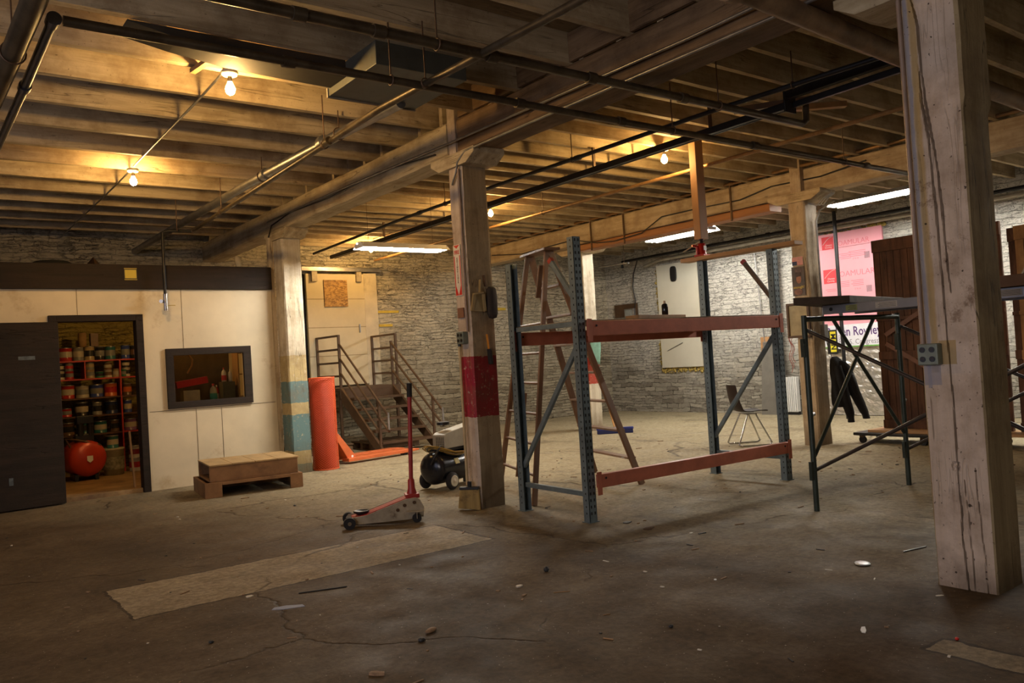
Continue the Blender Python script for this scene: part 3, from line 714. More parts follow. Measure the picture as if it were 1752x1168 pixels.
# ---- pallet rack
rk = thing('pallet_rack', 'blue grey pallet rack with orange beams standing in the middle of the floor', 'rack', (5.5, 5.15, 0))
def upright(x, y, h, sgn):
    """C section, open towards the inside, punched front"""
    u = MB(); wdt, dp, t = .076, .07, .004
    x0, x1 = x-wdt/2, x+wdt/2; y0, y1 = (y, y+dp) if sgn > 0 else (y-dp, y)
    u.box(x0, x1, y0, y0+t, 0, h) if sgn > 0 else u.box(x0, x1, y1-t, y1, 0, h)
    u.box(x0, x0+t, y0, y1, 0, h); u.box(x1-t, x1, y0, y1, 0, h)
    u.box(x0-.012, x1+.012, y0-.01, y1+.01, 0, .006)
    o = u.build('upright', M_steel, rk)
    hm = MB(); z = .06
    while z < h-.03:
        for s in (-.018, .018):
            yy = y0-.0008 if sgn > 0 else y1+.0008
            hm.box(x+s-.006, x+s+.006, min(yy, yy+.0006), max(yy, yy+.0006), z, z+.022)
        yc = (y0+y1)/2
        hm.box(x0-.0008, x0-.0002, yc-.005, yc+.005, z+.004, z+.018)
        hm.box(x1+.0002, x1+.0008, yc-.005, yc+.005, z+.004, z+.018)
        z += .0508
    hm.build('punched_hole', M_black, o)['kind'] = 'stuff'
    return o
XA, XB, YF, YB = 4.30, 6.74, 4.73, 5.62
upright(XA, YF, 2.23, 1); upright(XA, YB, 2.12, -1); upright(XB, YF-.1, 2.20, 1); upright(XB, YB-.08, 2.20, -1)
def beam(y, z0, z1, s):
    m = MB(); m.box(XA+.04, XB-.04, y, y+.045, z0, z1); m.box(XA+.04, XB-.04, y+(.03 if s > 0 else -.0), y+(.06 if s > 0 else .015), z0, z1-.02)
    return m
def pbeam(p0, p1, h, t=.045):
    m = MB(); m.bar(p0, p1, t, h)
    o = m.build('load_beam', M_orange_beam, rk, .004)
    for p, s in ((p0, 1), (p1, -1)):
        d = (Vector(p1)-Vector(p0)).normalized()*s
        q = Vector(p)-d*.005
        c = MB(); c.bar(q+Vector((0, -.026, .075)), q+Vector((0, -.026, -.105)), .05, .005, (0, 1, 0)); c.build('end_plate', M_orange_beam, o, .002)
        b = MB()
        b.cyl(q+d*.07+Vector((0, -.0235, .02)), q+d*.07+Vector((0, -.0265, .02)), .009, n=10); b.build('pin', M_black, o)
    return o
pbeam((XA+.045, YF-.024, 1.505), (XB-.045, YF-.124, 1.505), .115)
pbeam((XA+.045, YF-.024, .315), (XB-.045, YF-.124, .315), .105)
pbeam((XA+.045, YB+.024, 1.47), (XB-.045, YB-.06, 1.47), .115)
def strut(p0, p1, m=M_steel, w=.04, cap=None):
    b = MB(); b.bar(p0, p1, .03, w, (0, 0, 1)); o = b.build('brace', m, rk, .003)
    if cap:
        d = (Vector(cap)-Vector(p0 if Vector(cap) != Vector(p0) else p1)).normalized()
        c = MB(); c.bar(Vector(cap)-d*.03, Vector(cap)+d*.006, .034, w+.004); lb(c.build('end_cap', M_red, o), 'red plastic end cap')
    return o
for xx, dy in ((XA, 0), (XB, -.09)):
    strut((xx, YF+.07+dy, .215), (xx, YB-.07+dy*.9, .225)); strut((xx, YF+.07+dy, 1.55), (xx, YB-.07+dy*.9, 1.55))
    strut((xx, YB-.05+dy*.9, .38), (xx, YF+.06+dy, 1.38))
strut((XA, YF+.06, 1.74), (XA, 5.06, 2.09), cap=(XA, 5.06, 2.09)); strut((XB, YF-.03, 1.74), (XB, 5.0, 2.13), M_rust, cap=(XB, 5.0, 2.13))
# deck sheets
tag(MB().box(XA+.02, 5.5, YF+.03, YB-.01, 1.5635, 1.576).build('plywood_sheet', pm('dirty_ply', (.24, .15, .075), .7, 0, .35, 4, (.1, .06, .03)), None, local=(4.9, 5.2, 1.56)), 'plywood sheet lying on the left half of the rack beams', 'board')
m = MB(); m.M = T(6.1, 5.1, 1.5635, math.radians(-3)); m.box(-.58, .6, -.43, .44, 0, .012)
tag(m.build('plywood_sheet', pm('dirty_ply2', (.20, .15, .075), .7, 0, .35, 4, (.1, .06, .03)), None, local=(6.1, 5.1, 1.56)), 'greenish plywood sheet on the right half of the rack, below the bottle', 'board')
m = MB(); m.M = T(5.42, 4.95, 1.5775, math.radians(8)); m.box(-.42, .3, -.09, .05, 0, .032)
tag(m.build('short_plank', M_wood, None, .003, local=(5.4, 4.95, 1.58)), 'short raw plank lying on the rack next to the bottle', 'plank')
bo = thing('bottle', 'small dark bottle with a pale cap standing on the short rack plank', 'bottle', (5.52, 4.96, 1.61))
MB().lathe([(0, 0), (.026, 0), (.029, .006), (.029, .085), (.024, .098), (.012, .104)], (5.52, 4.96, 1.6105), 20).build('bottle_body', flat('dark_glass', (.012, .010, .013), .12), bo)
MB().lathe([(.013, .103), (.013, .125), (.008, .130), (0, .131)], (5.52, 4.96, 1.6105), 16).build('bottle_cap', flat('pale_cap', (.6, .45, .3), .4), bo)
# board, jack and prop on the far end
m = MB(); m.bar((XB-.02, 5.72, 2.222), (XB+.02, 4.38, 2.222), .14, .038)
tag(m.build('long_plank', pm('amber_wood', (.46, .23, .075), .55, 0, .25, 5, (.25, .12, .04), .62, .15, (1, .15, 1)), None, .004, local=(XB, 5, 2.2)), 'raw amber plank laid across the two far rack uprights', 'plank')
jx, jy, jz = XB-.02, 5.48, 2.2425
bj = thing('bottle_jack', 'red bottle jack pressing the wooden prop up from the plank', 'jack', (jx, jy, jz))
M_jred = pm('jack_red', (.42, .018, .012), .3, .1, .15, 10, (.1, .02, .02), .7, .02)
m = MB(); m.cbox((jx, jy, jz+.01), (.11, .12, .02)); m.build('base_foot', M_jred, bj, .004)
m = MB(); m.lathe([(.045, .02), (.042, .03), (.042, .12), (.034, .135), (.0, .138)], (jx, jy, jz), 20); m.build('cylinder', M_jred, bj)
m = MB(); m.lathe([(.018, .13), (.018, .165), (.024, .167), (.024, .178), (0, .178)], (jx, jy, jz), 16); m.build('ram', M_blackp, bj)
m = MB(); m.cyl((jx-.045, jy+.02, jz+.02), (jx-.045, jy+.02, jz+.10), .017); m.bar((jx-.03, jy+.02, jz+.1), (jx-.09, jy+.05, jz+.115), .03, .022); m.build('pump', M_jred, bj)
m = MB(); m.bar((jx-.02, jy+.0, jz+.155), (jx-.12, jy+.15, jz+.06), .012, .012); lb(m.build('pump_handle', pm('pale_stick', (.55, .42, .22), .5), bj), 'pale wooden pump stick')
m = MB(); m.box(jx-.022, jx+.022, jy-.0435, jy-.0425, jz+.06, jz+.105); lb(m.build('label_plate', M_white, bj), 'white label')
m = MB(); rough(m, 6.67, 6.79, 5.44, 5.53, 2.4215, 3.46, 'Z', ch=.004, jit=.002, seed=21)
tag(m.build('wooden_prop', pm('prop_wood', (.38, .19, .075), .55, 0, .22, 4, (.25, .12, .05), .62, .15, (1, 1, .12)), None, local=(6.73, 5.48, 2.42)), 'upright wooden prop between the bottle jack and the ceiling joists', 'prop')

# ---- stepladder behind the rack
ld = thing('stepladder', 'tall wooden stepladder standing open behind the pallet rack', 'ladder', (5.3, 6.2, 0))
M_lad = pm('ladder_wood', (.19, .10, .05), .55, 0, .35, 6, (.09, .045, .025), .6, .2, (1, 1, .3))
TL = 2.32
a0, a1 = (5.83, 5.68, 0), (6.15, 6.70, 0)      # step side feet
b0, b1 = (4.47, 5.68, 0), (4.86, 6.72, 0)      # back side feet
ta, tb = (5.10, 6.00, TL), (5.17, 6.38, TL)
tc, td = (5.06, 6.00, TL), (5.13, 6.38, TL)
L = lambda p, q, k: Vector(p)+(Vector(q)-Vector(p))*k
for p, q in ((a0, ta), (a1, tb)): MB().bar(p, q, .028, .07, (1, 0, 0)).build('side_rail', M_lad, ld, .004)
for p, q in ((b0, tc), (b1, td)): MB().bar(p, q, .028, .048, (1, 0, 0)).build('rear_rail', M_lad, ld, .004)
for k in (.115, .235, .36, .485, .61, .735, .86):
    m = MB(); m.bar(L(a0, ta, k), L(a1, tb, k), .09, .02); m.build('step', M_lad, ld, .002)
for k in (.11, .225, .34, .46, .58, .7): MB().cyl(L(b0, tc, k), L(b1, td, k), .014, n=10).build('rear_rung', M_lad, ld)
MB().bar((5.05, 5.9, TL+.012), (5.19, 6.46, TL+.012), .17, .025).build('top_cap', M_lad, ld, .004)
MB().bar(L((4.665, 6.2, 0), (5.095, 6.19, TL), .08), L((4.665, 6.2, 0), (5.095, 6.19, TL), .42), .024, .04, (1, 0, 0)).build('centre_brace', M_lad, ld, .003)
MB().bar((4.98, 6.0, 2.18), (5.0, 6.1, 1.88), .02, .05, (1, 0, 0)).build('paint_shelf_arm', M_lad, ld, .003)
for k, (p, q) in enumerate(((a0, ta), (a1, tb))):
    z = L(p, q, .115)
    MB().cyl(z+Vector((-.02, 0, .0)), z+Vector((-.02, (.12, -.12)[k], -.0)), .004, n=6).build('tie_rod', M_galv, ld)

# ---- trolley jack
J = T(2.99, 6.30, 0, math.radians(-24)) @ Matrix.Diagonal((1.17, 1.05, 1.12, 1))
tj = thing('trolley_jack', 'cream trolley jack with an upright red handle on the open floor', 'jack', (3.0, 6.34, 0))
M_cream = pm('worn_cream_paint', (.40, .34, .24), .5, .1, .25, 14, (.12, .07, .04), .55, .08)
for s in (-1, 1):
    m = MB(J); y = s*.10
    poly = [(-.02, .05), (.0, .075), (.12, .085), (.40, .175), (.47, .18), (.50, .165), (.53, .10), (.52, .035), (.42, .022), (.06, .022)]
    m.prism(poly, lambda a, b, h: (a, y-.004+h, b), .008); fr = m.build('side_frame', M_cream, tj, .002)
    for a, b in ((.39, .13), (.46, .145), (.34, .10)):
        bb = MB(J); bb.cyl((a, y+s*.004, b), (a, y+s*.010, b), .013, n=10); bb.build('bolt', M_rust, fr)
    m = MB(J); m.cyl((.0, s*.105, .042), (.0, s*.15, .042), .042, n=24); wlo = m.build('front_wheel', M_rubber, tj, .005)
    m = MB(J); m.cyl((.0, s*.15, .042), (.0, s*.153, .042), .014, n=14); m.build('hub', M_chrome, wlo)
    m = MB(J); m.cyl((.47, s*.115, .032), (.47, s*.14, .032), .032, n=20); wlo = m.build('rear_caster', M_rubber, tj, .004)
    m = MB(J); m.bar((.40, s*.128, .085), (.52, s*.128, .078), .04, .008); m.bar((.47, s*.145, .08), (.47, s*.145, .03), .018, .004, (1, 0, 0)); m.build('caster_fork', M_cream, tj)
m = MB(J); m.prism([(.02, .07), (.13, .088), (.42, .182), (.42, .17), (.13, .076), (.02, .058)], lambda a, b, h: (a, -.065+h, b), .13); lb(m.build('lift_arm', M_red, tj, .002), 'worn red lift arm')
m = MB(J); m.cyl((.0, -.12, .042), (.0, .12, .042), .012); m.cyl((.47, -.12, .06), (.47, .12, .06), .01); m.build('axle', M_rust, tj)
m = MB(J); m.lathe([(.03, .075), (.055, .09), (.058, .102), (.05, .104), (.045, .096), (0, .096)], (.09, 0, .005), 20); m.build('saddle', M_blackp, tj)
hx, hy = .455, 0.0
m = MB(J); m.cbox((hx, hy, .185), (.10, .12, .03)); m.lathe([(.04, .19), (.026, .24), (.024, .30), (.018, .31)], (hx, hy, 0), 16); lb(m.build('handle_socket', M_red, tj, .003), 'red handle socket')
m = MB(J); m.cyl((hx, hy, .29), (hx+.024, hy, .93), .0155); lb(m.build('handle', M_red, tj), 'red steel handle')
m = MB(J); m.cyl((hx+.024, hy, .925), (hx+.028, hy, 1.03), .0195); m.build('grip', M_rubber, tj)

# ---- wheeled compressor
K = T(4.42, 7.26, 0, math.radians(19))
ac = thing('air_compressor', 'black wheeled air compressor with a coiled yellow cable beside the red banded post', 'compressor', (4.42, 7.26, 0))
M_tank = pm('tank_black', (.016, .017, .022), .22, .2, .2, 6, (.06, .05, .04), .68, .05)
m = MB(K); prof = [(0, -.08)]+[(.165*math.sin(a), -.08+.08*(1-math.cos(a))) for a in [PI/2*k/8 for k in range(1, 9)]]+[(.165, .62)]+[(.165*math.cos(a), .62+.08*math.sin(a)) for a in [PI/2*k/8 for k in range(1, 8)]]+[(0, .70)]
m.lathe(prof, (0, 0, .225), 28, (1, 0, 0)); m.build('tank', M_tank, ac)
for s in (-1, 1):
    m = MB(K); m.tube([(.08+.062*math.cos(a), s*.175, .095+.062*math.sin(a)) for a in [2*PI*k/24 for k in range(24)]], .030, 10, True); wo_ = m.build('tyre', M_rubber, ac)
    m = MB(K); m.lathe([(.056, -.016), (.058, .014), (.046, .012), (.02, .006), (.015, .02), (0, .02)], (.08, s*.195, .095), 20, (0, s, 0)); lb(m.build('wheel_rim', flat('rim_cream', (.62, .56, .42), .4), wo_), 'cream wheel rim')
m = MB(K); m.cyl((.08, -.17, .095), (.08, .17, .095), .01); m.bar((.6, -.06, .08), (.6, -.06, .0), .03, .03); m.bar((.6, .06, .08), (.6, .06, .0), .03, .03); m.build('axle_and_foot', M_blackp, ac)
m = MB(K); m.prism([(0, .42), (0, .565), (.04, .585), (.62, .655), (.66, .64), (.66, .42)], lambda a, b, h: (.06+a, -.12+h, b), .16)
bg = m.build('belt_guard', pm('beige_guard', (.36, .33, .26), .5, .1, .15, 9), ac, .008)
m = MB(K)
for i in range(7):
    for j in range(5): m.box(.0585, .0595, -.11+.022*j, -.095+.022*j, .435+.016*i, .444+.016*i)
m.build('louvre', M_black, bg)
m = MB(K); m.box(.05, .66, -.11, .11, .392, .42); m.cyl((.42, .1, .42), (.42, .1, .60), .05); m.build('motor_plate', M_blackp, ac)
random.seed(9)
for k in range(7):
    pts = []
    for i in range(28):
        a = 2*PI*i/28; rx = .23+.02*random.random(); ry = .135+.014*k
        sag = -.09*abs(math.sin(a))**2
        pts.append((.26+rx*math.cos(a)*(1+.05*k), .0+ry*math.sin(a), .42+.007*k+sag+.01*random.random()))
    if k in (0, 3): nm, mm = 'black_hose_loop', M_blackp
    else: nm, mm = 'cable_loop', flat('yellow_cable', (.36, .22, .035), .45)
    m = MB(K); m.tube(pts, .0065, 6, True); m.build(nm, mm, ac)
m = MB(K); m.tube([(.02, -.1, .46), (-.06, -.12, .42), (-.1, -.1, .35), (-.09, -.05, .28)], .009, 8); m.build('hose', M_blackp, ac)
m = MB(K); m.M = K @ Matrix.Translation((.20, -.155, .285)) @ Matrix.Rotation(math.radians(-22), 4, 'X'); m.box(-.035, .035, -.004, .0, -.03, .03); lb(m.build('warning_sticker', flat('yellow_sticker', (.42, .34, .06), .5), ac), 'yellow square sticker')
m = MB(K); m.cyl((.2, 0, .66), (.2, 0, .69), .07); m.build('air_filter', M_blackp, ac)

# ---- things on the red banded post
sg = thing('sign', 'narrow red and white fire extinguisher sign on the red banded post', 'sign', (4.098, 6.10, 2.13))
M_sr, M_sw = flat('sign_red', (.62, .02, .015), .45), flat('sign_white', (.78, .72, .62), .45)
MB().box(4.090, 4.0935, 6.045, 6.155, 1.90, 2.36).build('backing', M_sw, sg)
FX = 4.0893
m = MB(); m.prism([(6.15, 2.355), (6.05, 2.355), (6.10, 2.325)], lambda a, b, h: (FX+h, a, b), .0006); m.build('arrow', M_sr, sg)
m = MB(); m.box(FX, FX+.0006, 6.05, 6.063, 1.905, 2.26); m.box(FX, FX+.0006, 6.137, 6.15, 1.905, 2.26)
m.prism([(6.137, 1.99), (6.137, 1.905), (6.10, 1.905)], lambda a, b, h: (FX+h, a, b), .0006); m.prism([(6.063, 1.99), (6.10, 1.905), (6.063, 1.905)], lambda a, b, h: (FX+h, a, b), .0006)
m.build('border', M_sr, sg)
text('FIRE', face_x(FX, 6.10, 2.29), .050, M_sr, sg, sx=.9, bold=.02)
for i, ch in enumerate('EXTINGUISHER'): text(ch, face_x(FX, 6.10, 2.235-.0195*i), .024, flat('sign_black', (.05, .02, .02), .5), sg, sx=1.1, bold=.015)
m = MB(); m.box(4.083, 4.094, 6.04, 6.135, 1.70, 1.79)
tag(m.build('wood_block', pm('red_wood', (.26, .12, .07), .6, 0, .3, 9), None, .002, local=(4.09, 6.09, 1.7)), 'small reddish wood block nailed below the fire extinguisher sign', 'block')
dpn = thing('dustpan', 'beige dustpan hanging on the right face of the red banded post', 'dustpan', (4.19, 5.955, 1.75))
M_dp = pm('beige_plastic', (.33, .235, .10), .45, 0, .15, 8, (.15, .09, .04), .66, .05)
M_dpx = T(4.185, 5.957, 0)
m = MB(M_dpx); m.prism([(-.075, 1.77), (-.05, 1.90), (.0, 1.92), (.045, 1.91), (.07, 1.74), (-.07, 1.75)], lambda a, b, h: (a, -h, b), .012); m.build('pan', M_dp, dpn, .003)
m = MB(M_dpx); m.bar((-.072, -.012, 1.75), (-.05, -.03, 1.89), .02, .03); m.bar((.068, -.012, 1.745), (.045, -.03, 1.9), .02, .03); m.bar((-.05, -.02, 1.90), (.045, -.02, 1.91), .04, .015); m.build('rim', M_dp, dpn, .003)
m = MB(M_dpx); m.bar((.02, -.012, 1.90), (.035, -.012, 2.03), .028, .012); m.build('pan_handle', M_dp, dpn, .003)
wb = thing('hand_brush', 'long black bristle hand brush hanging beside the beige dustpan', 'brush', (4.33, 5.955, 1.8))
m = MB(); m.bar((4.275, 5.945, 1.97), (4.262, 5.95, 2.07), .025, .016); m.build('brush_handle', M_rust, wb, .003)
m = MB(); random.seed(3)
m.lathe([(.0, 0), (.04, .01), (.055, .05), (.058, .2), (.05, .27), (.03, .29), (0, .29)], (4.33, 5.925, 1.675), 14); o = m.build('bristles', pm('black_bristle', (.03, .022, .018), .8, 0, .5, 20, None, .5, .9, (1, 1, .15)), wb)
o.scale = (1, .6, 1); o.location = (0, .0, 0)
sb = thing('hand_brush', 'small black brush on an orange handle hanging above the red band', 'brush', (4.28, 5.95, 1.4))
m = MB(); m.bar((4.262, 5.952, 1.54), (4.275, 5.95, 1.40), .02, .012); lb(m.build('brush_handle', flat('orange_plastic', (.55, .22, .02), .4), sb, .003), 'orange handle')
m = MB(); m.bar((4.275, 5.945, 1.41), (4.285, 5.945, 1.27), .045, .03); m.build('bristles', M_rubber, sb, .008)
# broom leaning on the post
br = thing('broom', 'straw broom with a long pale handle leaning on the red banded post', 'broom', (4.06, 6.07, 0))
m = MB(); m.cyl((4.03, 6.06, .22), (4.072, 6.118, 1.45), .0125); m.build('handle', pm('pale_stick', (.55, .42, .22), .5), br)
m = MB(); m.cyl((4.0715, 6.117, 1.445), (4.074, 6.12, 1.50), .015); m.build('hanging_cap', M_blackp, br)
m = MB(T(4.02, 6.03, 0, math.radians(-50))); m.prism([(-.10, .02), (.10, .0), (.09, .18), (-.075, .185)], lambda a, b, h: (a, -.022+h, b), .044)
m.build('straw', pm('straw', (.42, .29, .10), .8, 0, .45, 18, (.16, .10, .04), .5, .9, (1, 1, .06)), br, .004)
m = MB(T(4.02, 6.03, 0, math.radians(-50))); m.box(-.08, .095, -.026, .026, .18, .205); m.cyl((.01, 0, .2), (.01, 0, .25), .019); m.build('head_cap', M_blackp, br, .004)

# ---- orange mesh roll
ml = thing('fence_roll', 'upright roll of orange plastic safety fence beside the blue banded post', 'fence', (4.56, 10.2, 0))
M_om = flat('fence_orange', (.72, .115, .03), .5); M_omd = flat('fence_orange_inner', (.46, .045, .018), .6)
cx_, cy_, R_, H_ = 4.56, 10.2, .165, 1.22
m = MB(); m.lathe([(R_-.02, .0), (R_-.02, H_-.02), (R_-.05, H_-.02), (R_-.05, 0)], (cx_, cy_, 0), 32); m.build('inner_layer', M_omd, ml)
for s in (-1, 1):
    m = MB(); NH = 26
    for k in range(NH):
        q = []; f = []; n = 40
        for i in range(n+1):
            z = H_*i/n; a = 2*PI*k/NH+s*z*2.6*PI/1.22*1.2
            for da in (-.018, .018):
                q.append((cx_+R_*math.cos(a+da), cy_+R_*math.sin(a+da), z))
        f = [(2*i, 2*i+1, 2*i+3, 2*i+2) for i in range(n)]
        m.add(q, f)
    o = m.build('mesh_layer', M_om, ml); o.modifiers.new('solid', 'SOLIDIFY').thickness = .004
for r, z in ((R_, .01), (R_, H_-.01), (R_-.05, H_-.005)):
    m = MB(); m.tube([(cx_+r*math.cos(2*PI*i/32), cy_+r*math.sin(2*PI*i/32), z) for i in range(32)], .008, 6, True); m.build('rim_strand', M_om, ml)

# ---- pallet truck
Q = T(5.02, 10.36, 0, math.radians(10))
pt = thing('pallet_truck', 'orange pallet truck with low forks behind the orange fence roll', 'pallet truck', (4.98, 10.3, 0))
M_po = pm('truck_orange', (.70, .16, .045), .42, .1, .15, 9, (.22, .09, .04), .66, .05)
for y0 in (0, .34):
    m = MB(Q); m.box(-.06, 1.05, y0, y0+.16, .035, .085); m.prism([(1.05, .035), (1.20, .05), (1.22, .06), (1.20, .072), (1.05, .085)], lambda a, b, h: (a, y0+h, b), .16); fk = m.build('fork', M_po, pt, .006)
    m = MB(Q); m.cyl((.98, y0+.03, .035), (.98, y0+.13, .035), .034); m.build('load_roller', M_rubber, fk)
m = MB(Q); m.prism([(-.02, .06), (.12, .085), (-.16, .43), (-.24, .45), (-.30, .43), (-.30, .40), (-.23, .40)], lambda a, b, h: (a, .06+h, b), .44)
m.build('tapered_frame', M_po, pt, .006)
m = MB(Q); m.cyl((.04, .055, .10), (.04, .05, .10), .018); m.build('pivot_pin', M_white, pt)
m = MB(Q); m.cyl((-.28, .28, .12), (-.28, .28, .46), .045); m.bar((-.3, .1, .16), (-.1, .2, .09), .05, .03); m.build('pump_unit', M_po, pt)
for yy in (.20, .32):
    m = MB(Q); m.cyl((-.28, yy, .09), (-.28, yy+.05, .09), .09, n=24); m.build('steer_wheel', M_rubber, pt, .006)
m = MB(Q); m.tube([(-.30, .29, .40), (-.36, .29, .75), (-.40, .29, 1.06)], .016, 10); m.tube([(-.40, .29, 1.04), (-.40, .22, 1.10), (-.41, .22, 1.18), (-.41, .36, 1.18), (-.40, .36, 1.10), (-.40, .29, 1.04)], .012, 8); m.build('tow_handle', M_rust, pt)

# ---- steel stair to the sliding door
ss = thing('steel_stair', 'brown steel stair with pipe railings up to the sliding door', 'stair', (6.4, 12.0, 0))
SX0, SX1, SX2 = 5.89, 6.85, 6.95
SYT, SYB, ZT = 12.37, 11.03, 1.0
for xx in (SX0, SX1):
    m = MB(); m.prism([(SYT+.02, ZT), (SYT+.02, ZT-.24), (SYB+.20, 0.0), (SYB, 0.0), (SYB, .03)], lambda a, b, h: (xx-.02+h, a, b), .04)
    m.build('stringer', M_rust, ss, .003)
for k in range(1, 6):
    z = ZT*k/6; yy = SYB+(SYT-SYB)*(k-.15)/6
    MB().box(SX0+.021, SX1-.021, yy-.10, yy+.12, z-.035, z).build('tread', M_rust, ss, .003)
m = MB(); m.box(SX0-.03, SX2+.04, SYT+.022, 13.32, ZT-.05, ZT); m.box(SX0-.03, SX2+.04, SYT+.022, SYT+.05, ZT-.17, ZT-.05); m.build('landing', M_rust, ss, .003)
for xx, yy in ((SX0, 13.2), (SX2, 13.2), (SX2, SYT+.1), (SX0, SYT+.1)):
    MB().box(xx-.02, xx+.02, yy-.02, yy+.02, 0, ZT-.05).build('leg', M_rust, ss)
def rail(name, pts, r=.018): return MB().tube(pts, r, 8).build(name, M_rust, ss)
for xx, xs in ((SX0, SX0), (SX2, SX1)):
    y0, y1 = SYT+.05, 13.28
    for yy in (y0, y1): MB().bar((xx, yy, ZT-.001), (xx, yy, 1.88), .036, .036).build('railing_post', M_rust, ss)
    for z in (1.865, 1.64, 1.42, 1.20): MB().bar((xx, y0, z), (xx, y1, z), .034, .034).build('guard_rail', M_rust, ss)
    for dz in (.74, .50, .26):
        ye = SYB+.02-.12; 
        sl = ZT/(SYT-SYB)
        p0 = Vector((xs, SYT+.03, ZT+dz-.02)); p1 = Vector((xs, SYB-.16, ZT+dz-.02-sl*(SYT+.03-SYB+.16)))
        if dz < .4: p1 = Vector((xs, SYB+.12, ZT+dz-.02-sl*(SYT+.03-SYB-.12)))
        MB().cyl(p0, p1, .018).build('hand_rail', M_rust, ss)
    MB().bar((xs, SYB+.12, .02), (xs, SYB+.12, .80), .034, .034).build('railing_post', M_rust, ss)
    MB().cyl((xs, SYB-.16, .37), (xs, SYB-.16, .62), .016).build('end_loop', M_galv, ss)
    if xs != xx: MB().bar((xs, SYT+.03, ZT), (xs, SYT+.03, 1.75), .034, .034).build('railing_post', M_rust, ss)
# timber pallet under the stair
def pallet(label, x0, y0, lx, ly, mat, slats=6, z0=0.0, h=.13, nm='wooden_pallet'):
    t = thing(nm, label, 'pallet', (x0+lx/2, y0+ly/2, z0))
    for k in range(3):
        yy = y0+.03+(ly-.14)*k/2; MB().box(x0, x0+lx, yy, yy+.08, z0+.016, z0+h-.018).build('stringer_block', mat, t, .003)
    for k in range(slats):
        xx = x0+(lx-.1)*k/(slats-1); MB().box(xx, xx+.1, y0, y0+ly, z0+h-.018, z0+h).build('top_slat', mat, t, .002)
    for k in range(3):
        xx = x0+(lx-.1)*k/2; MB().box(xx, xx+.1, y0, y0+ly, z0, z0+.016).build('bottom_slat', mat, t, .002)
    return t
pallet('dark wooden pallet lying under the steel stair', 5.95, 11.55, .86, .75, M_rust)
pallet('wooden pallet on the floor left of the stair against the back wall', 4.95, 11.9, .85, 1.0, pm('pallet_wood', (.20, .12, .06), .7, 0, .3, 6))

# ---- sliding door on the back wall
sd = MB(); sd.box(5.76, 6.86, 13.30, 13.36, 1.03, 3.0)
door2 = struct(sd.build('door_2', pm('door_cream', (.62, .53, .35), .55, 0, .12, 2, (.40, .31, .17), .6, .05), None, .004))
m = MB()
for z in (1.55, 2.05, 2.55): m.box(5.76, 6.86, 13.297, 13.2995, z, z+.012)
m.build('board_joint', pm('joint_dark', (.32, .25, .14), .7), door2)
MB().box(5.58, 5.76, 13.38, 13.40, 1.0, 3.0).build('dark_opening', M_black, door2)
M_osb = NT('osb'); v = M_osb.map((1, 1, 1)); vo = M_osb.n('ShaderNodeTexVoronoi'); vo.inputs['Scale'].default_value = 28; M_osb.link(M_osb.map((1, 1, 2)), vo.inputs['Vector'])
M_osb = M_osb.out(M_osb.ramp(M_osb.math('ADD', M_osb.math('MULTIPLY', M_osb.xyz(vo.outputs['Color'])[0], .6), M_osb.math('MULTIPLY', M_osb.noise(v, 6, 5), .5)), [(.25, (.20, .10, .03)), (.8, (.50, .29, .09))]), .6)
lb(MB().box(6.08, 6.52, 13.275, 13.298, 2.42, 2.89).build('osb_patch', M_osb, door2), 'chipboard patch')
MB().box(6.72, 6.74, 13.27, 13.30, 1.95, 2.1).build('pull_handle', M_galv, door2, .003)
struct(MB().box(6.86, 7.12, 13.30, 13.40, 1.0, 3.02).build('trim_sliding_door', pm('jamb_cream', (.60, .52, .37), .6, 0, .2, 3, (.3, .24, .14), .5), None, .004))
tr = thing('door_rail', 'steel hanging rail above the cream sliding door', 'rail', (6.3, 13.28, 3.05))
m = MB(); m.box(5.5, 7.2, 13.22, 13.30, 3.04, 3.085); m.box(5.5, 7.2, 13.30, 13.40, 3.085, 3.12); m.build('rail', M_galv, tr, .003)
for xx in (5.9, 6.75): MB().box(xx-.05, xx+.05, 13.24, 13.298, 2.86, 3.06).build('hanger_bracket', M_cream, tr, .003)
for x0, x1, z in ((7.16, 7.6, 2.30), (7.17, 7.45, 2.05)):
    lb(MB().box(x0, x1, 13.385, 13.40, z, z+.045).build('paint_stripe', pm('yellow_paint', (.62, .44, .03), .6, 0, .2, 9), wallB), 'yellow paint stripe')
for x0, x1, z in ((9.6, 10.1, 2.32), (11.9, 12.35, 2.33)):
    lb(MB().box(x0, x1, 13.385, 13.40, z, z+.05).build('paint_stripe', pm('yellow_paint', (.62, .44, .03), .6, 0, .2, 9), wallB), 'yellow paint stripe')
# grey gas bottle shape beside the railing
tag(MB().lathe([(.0, 0), (.09, 0), (.1, .02), (.1, .75), (.07, .84), (.03, .88), (.03, .93), (0, .93)], (5.72, 13.15, 1.0), 18).build('grey_cylinder', flat('grey_cyl', (.25, .25, .24), .5), None, local=(5.72, 13.15, 1.0)), 'grey upright cylinder on the landing left of the railing', 'cylinder') if False else None

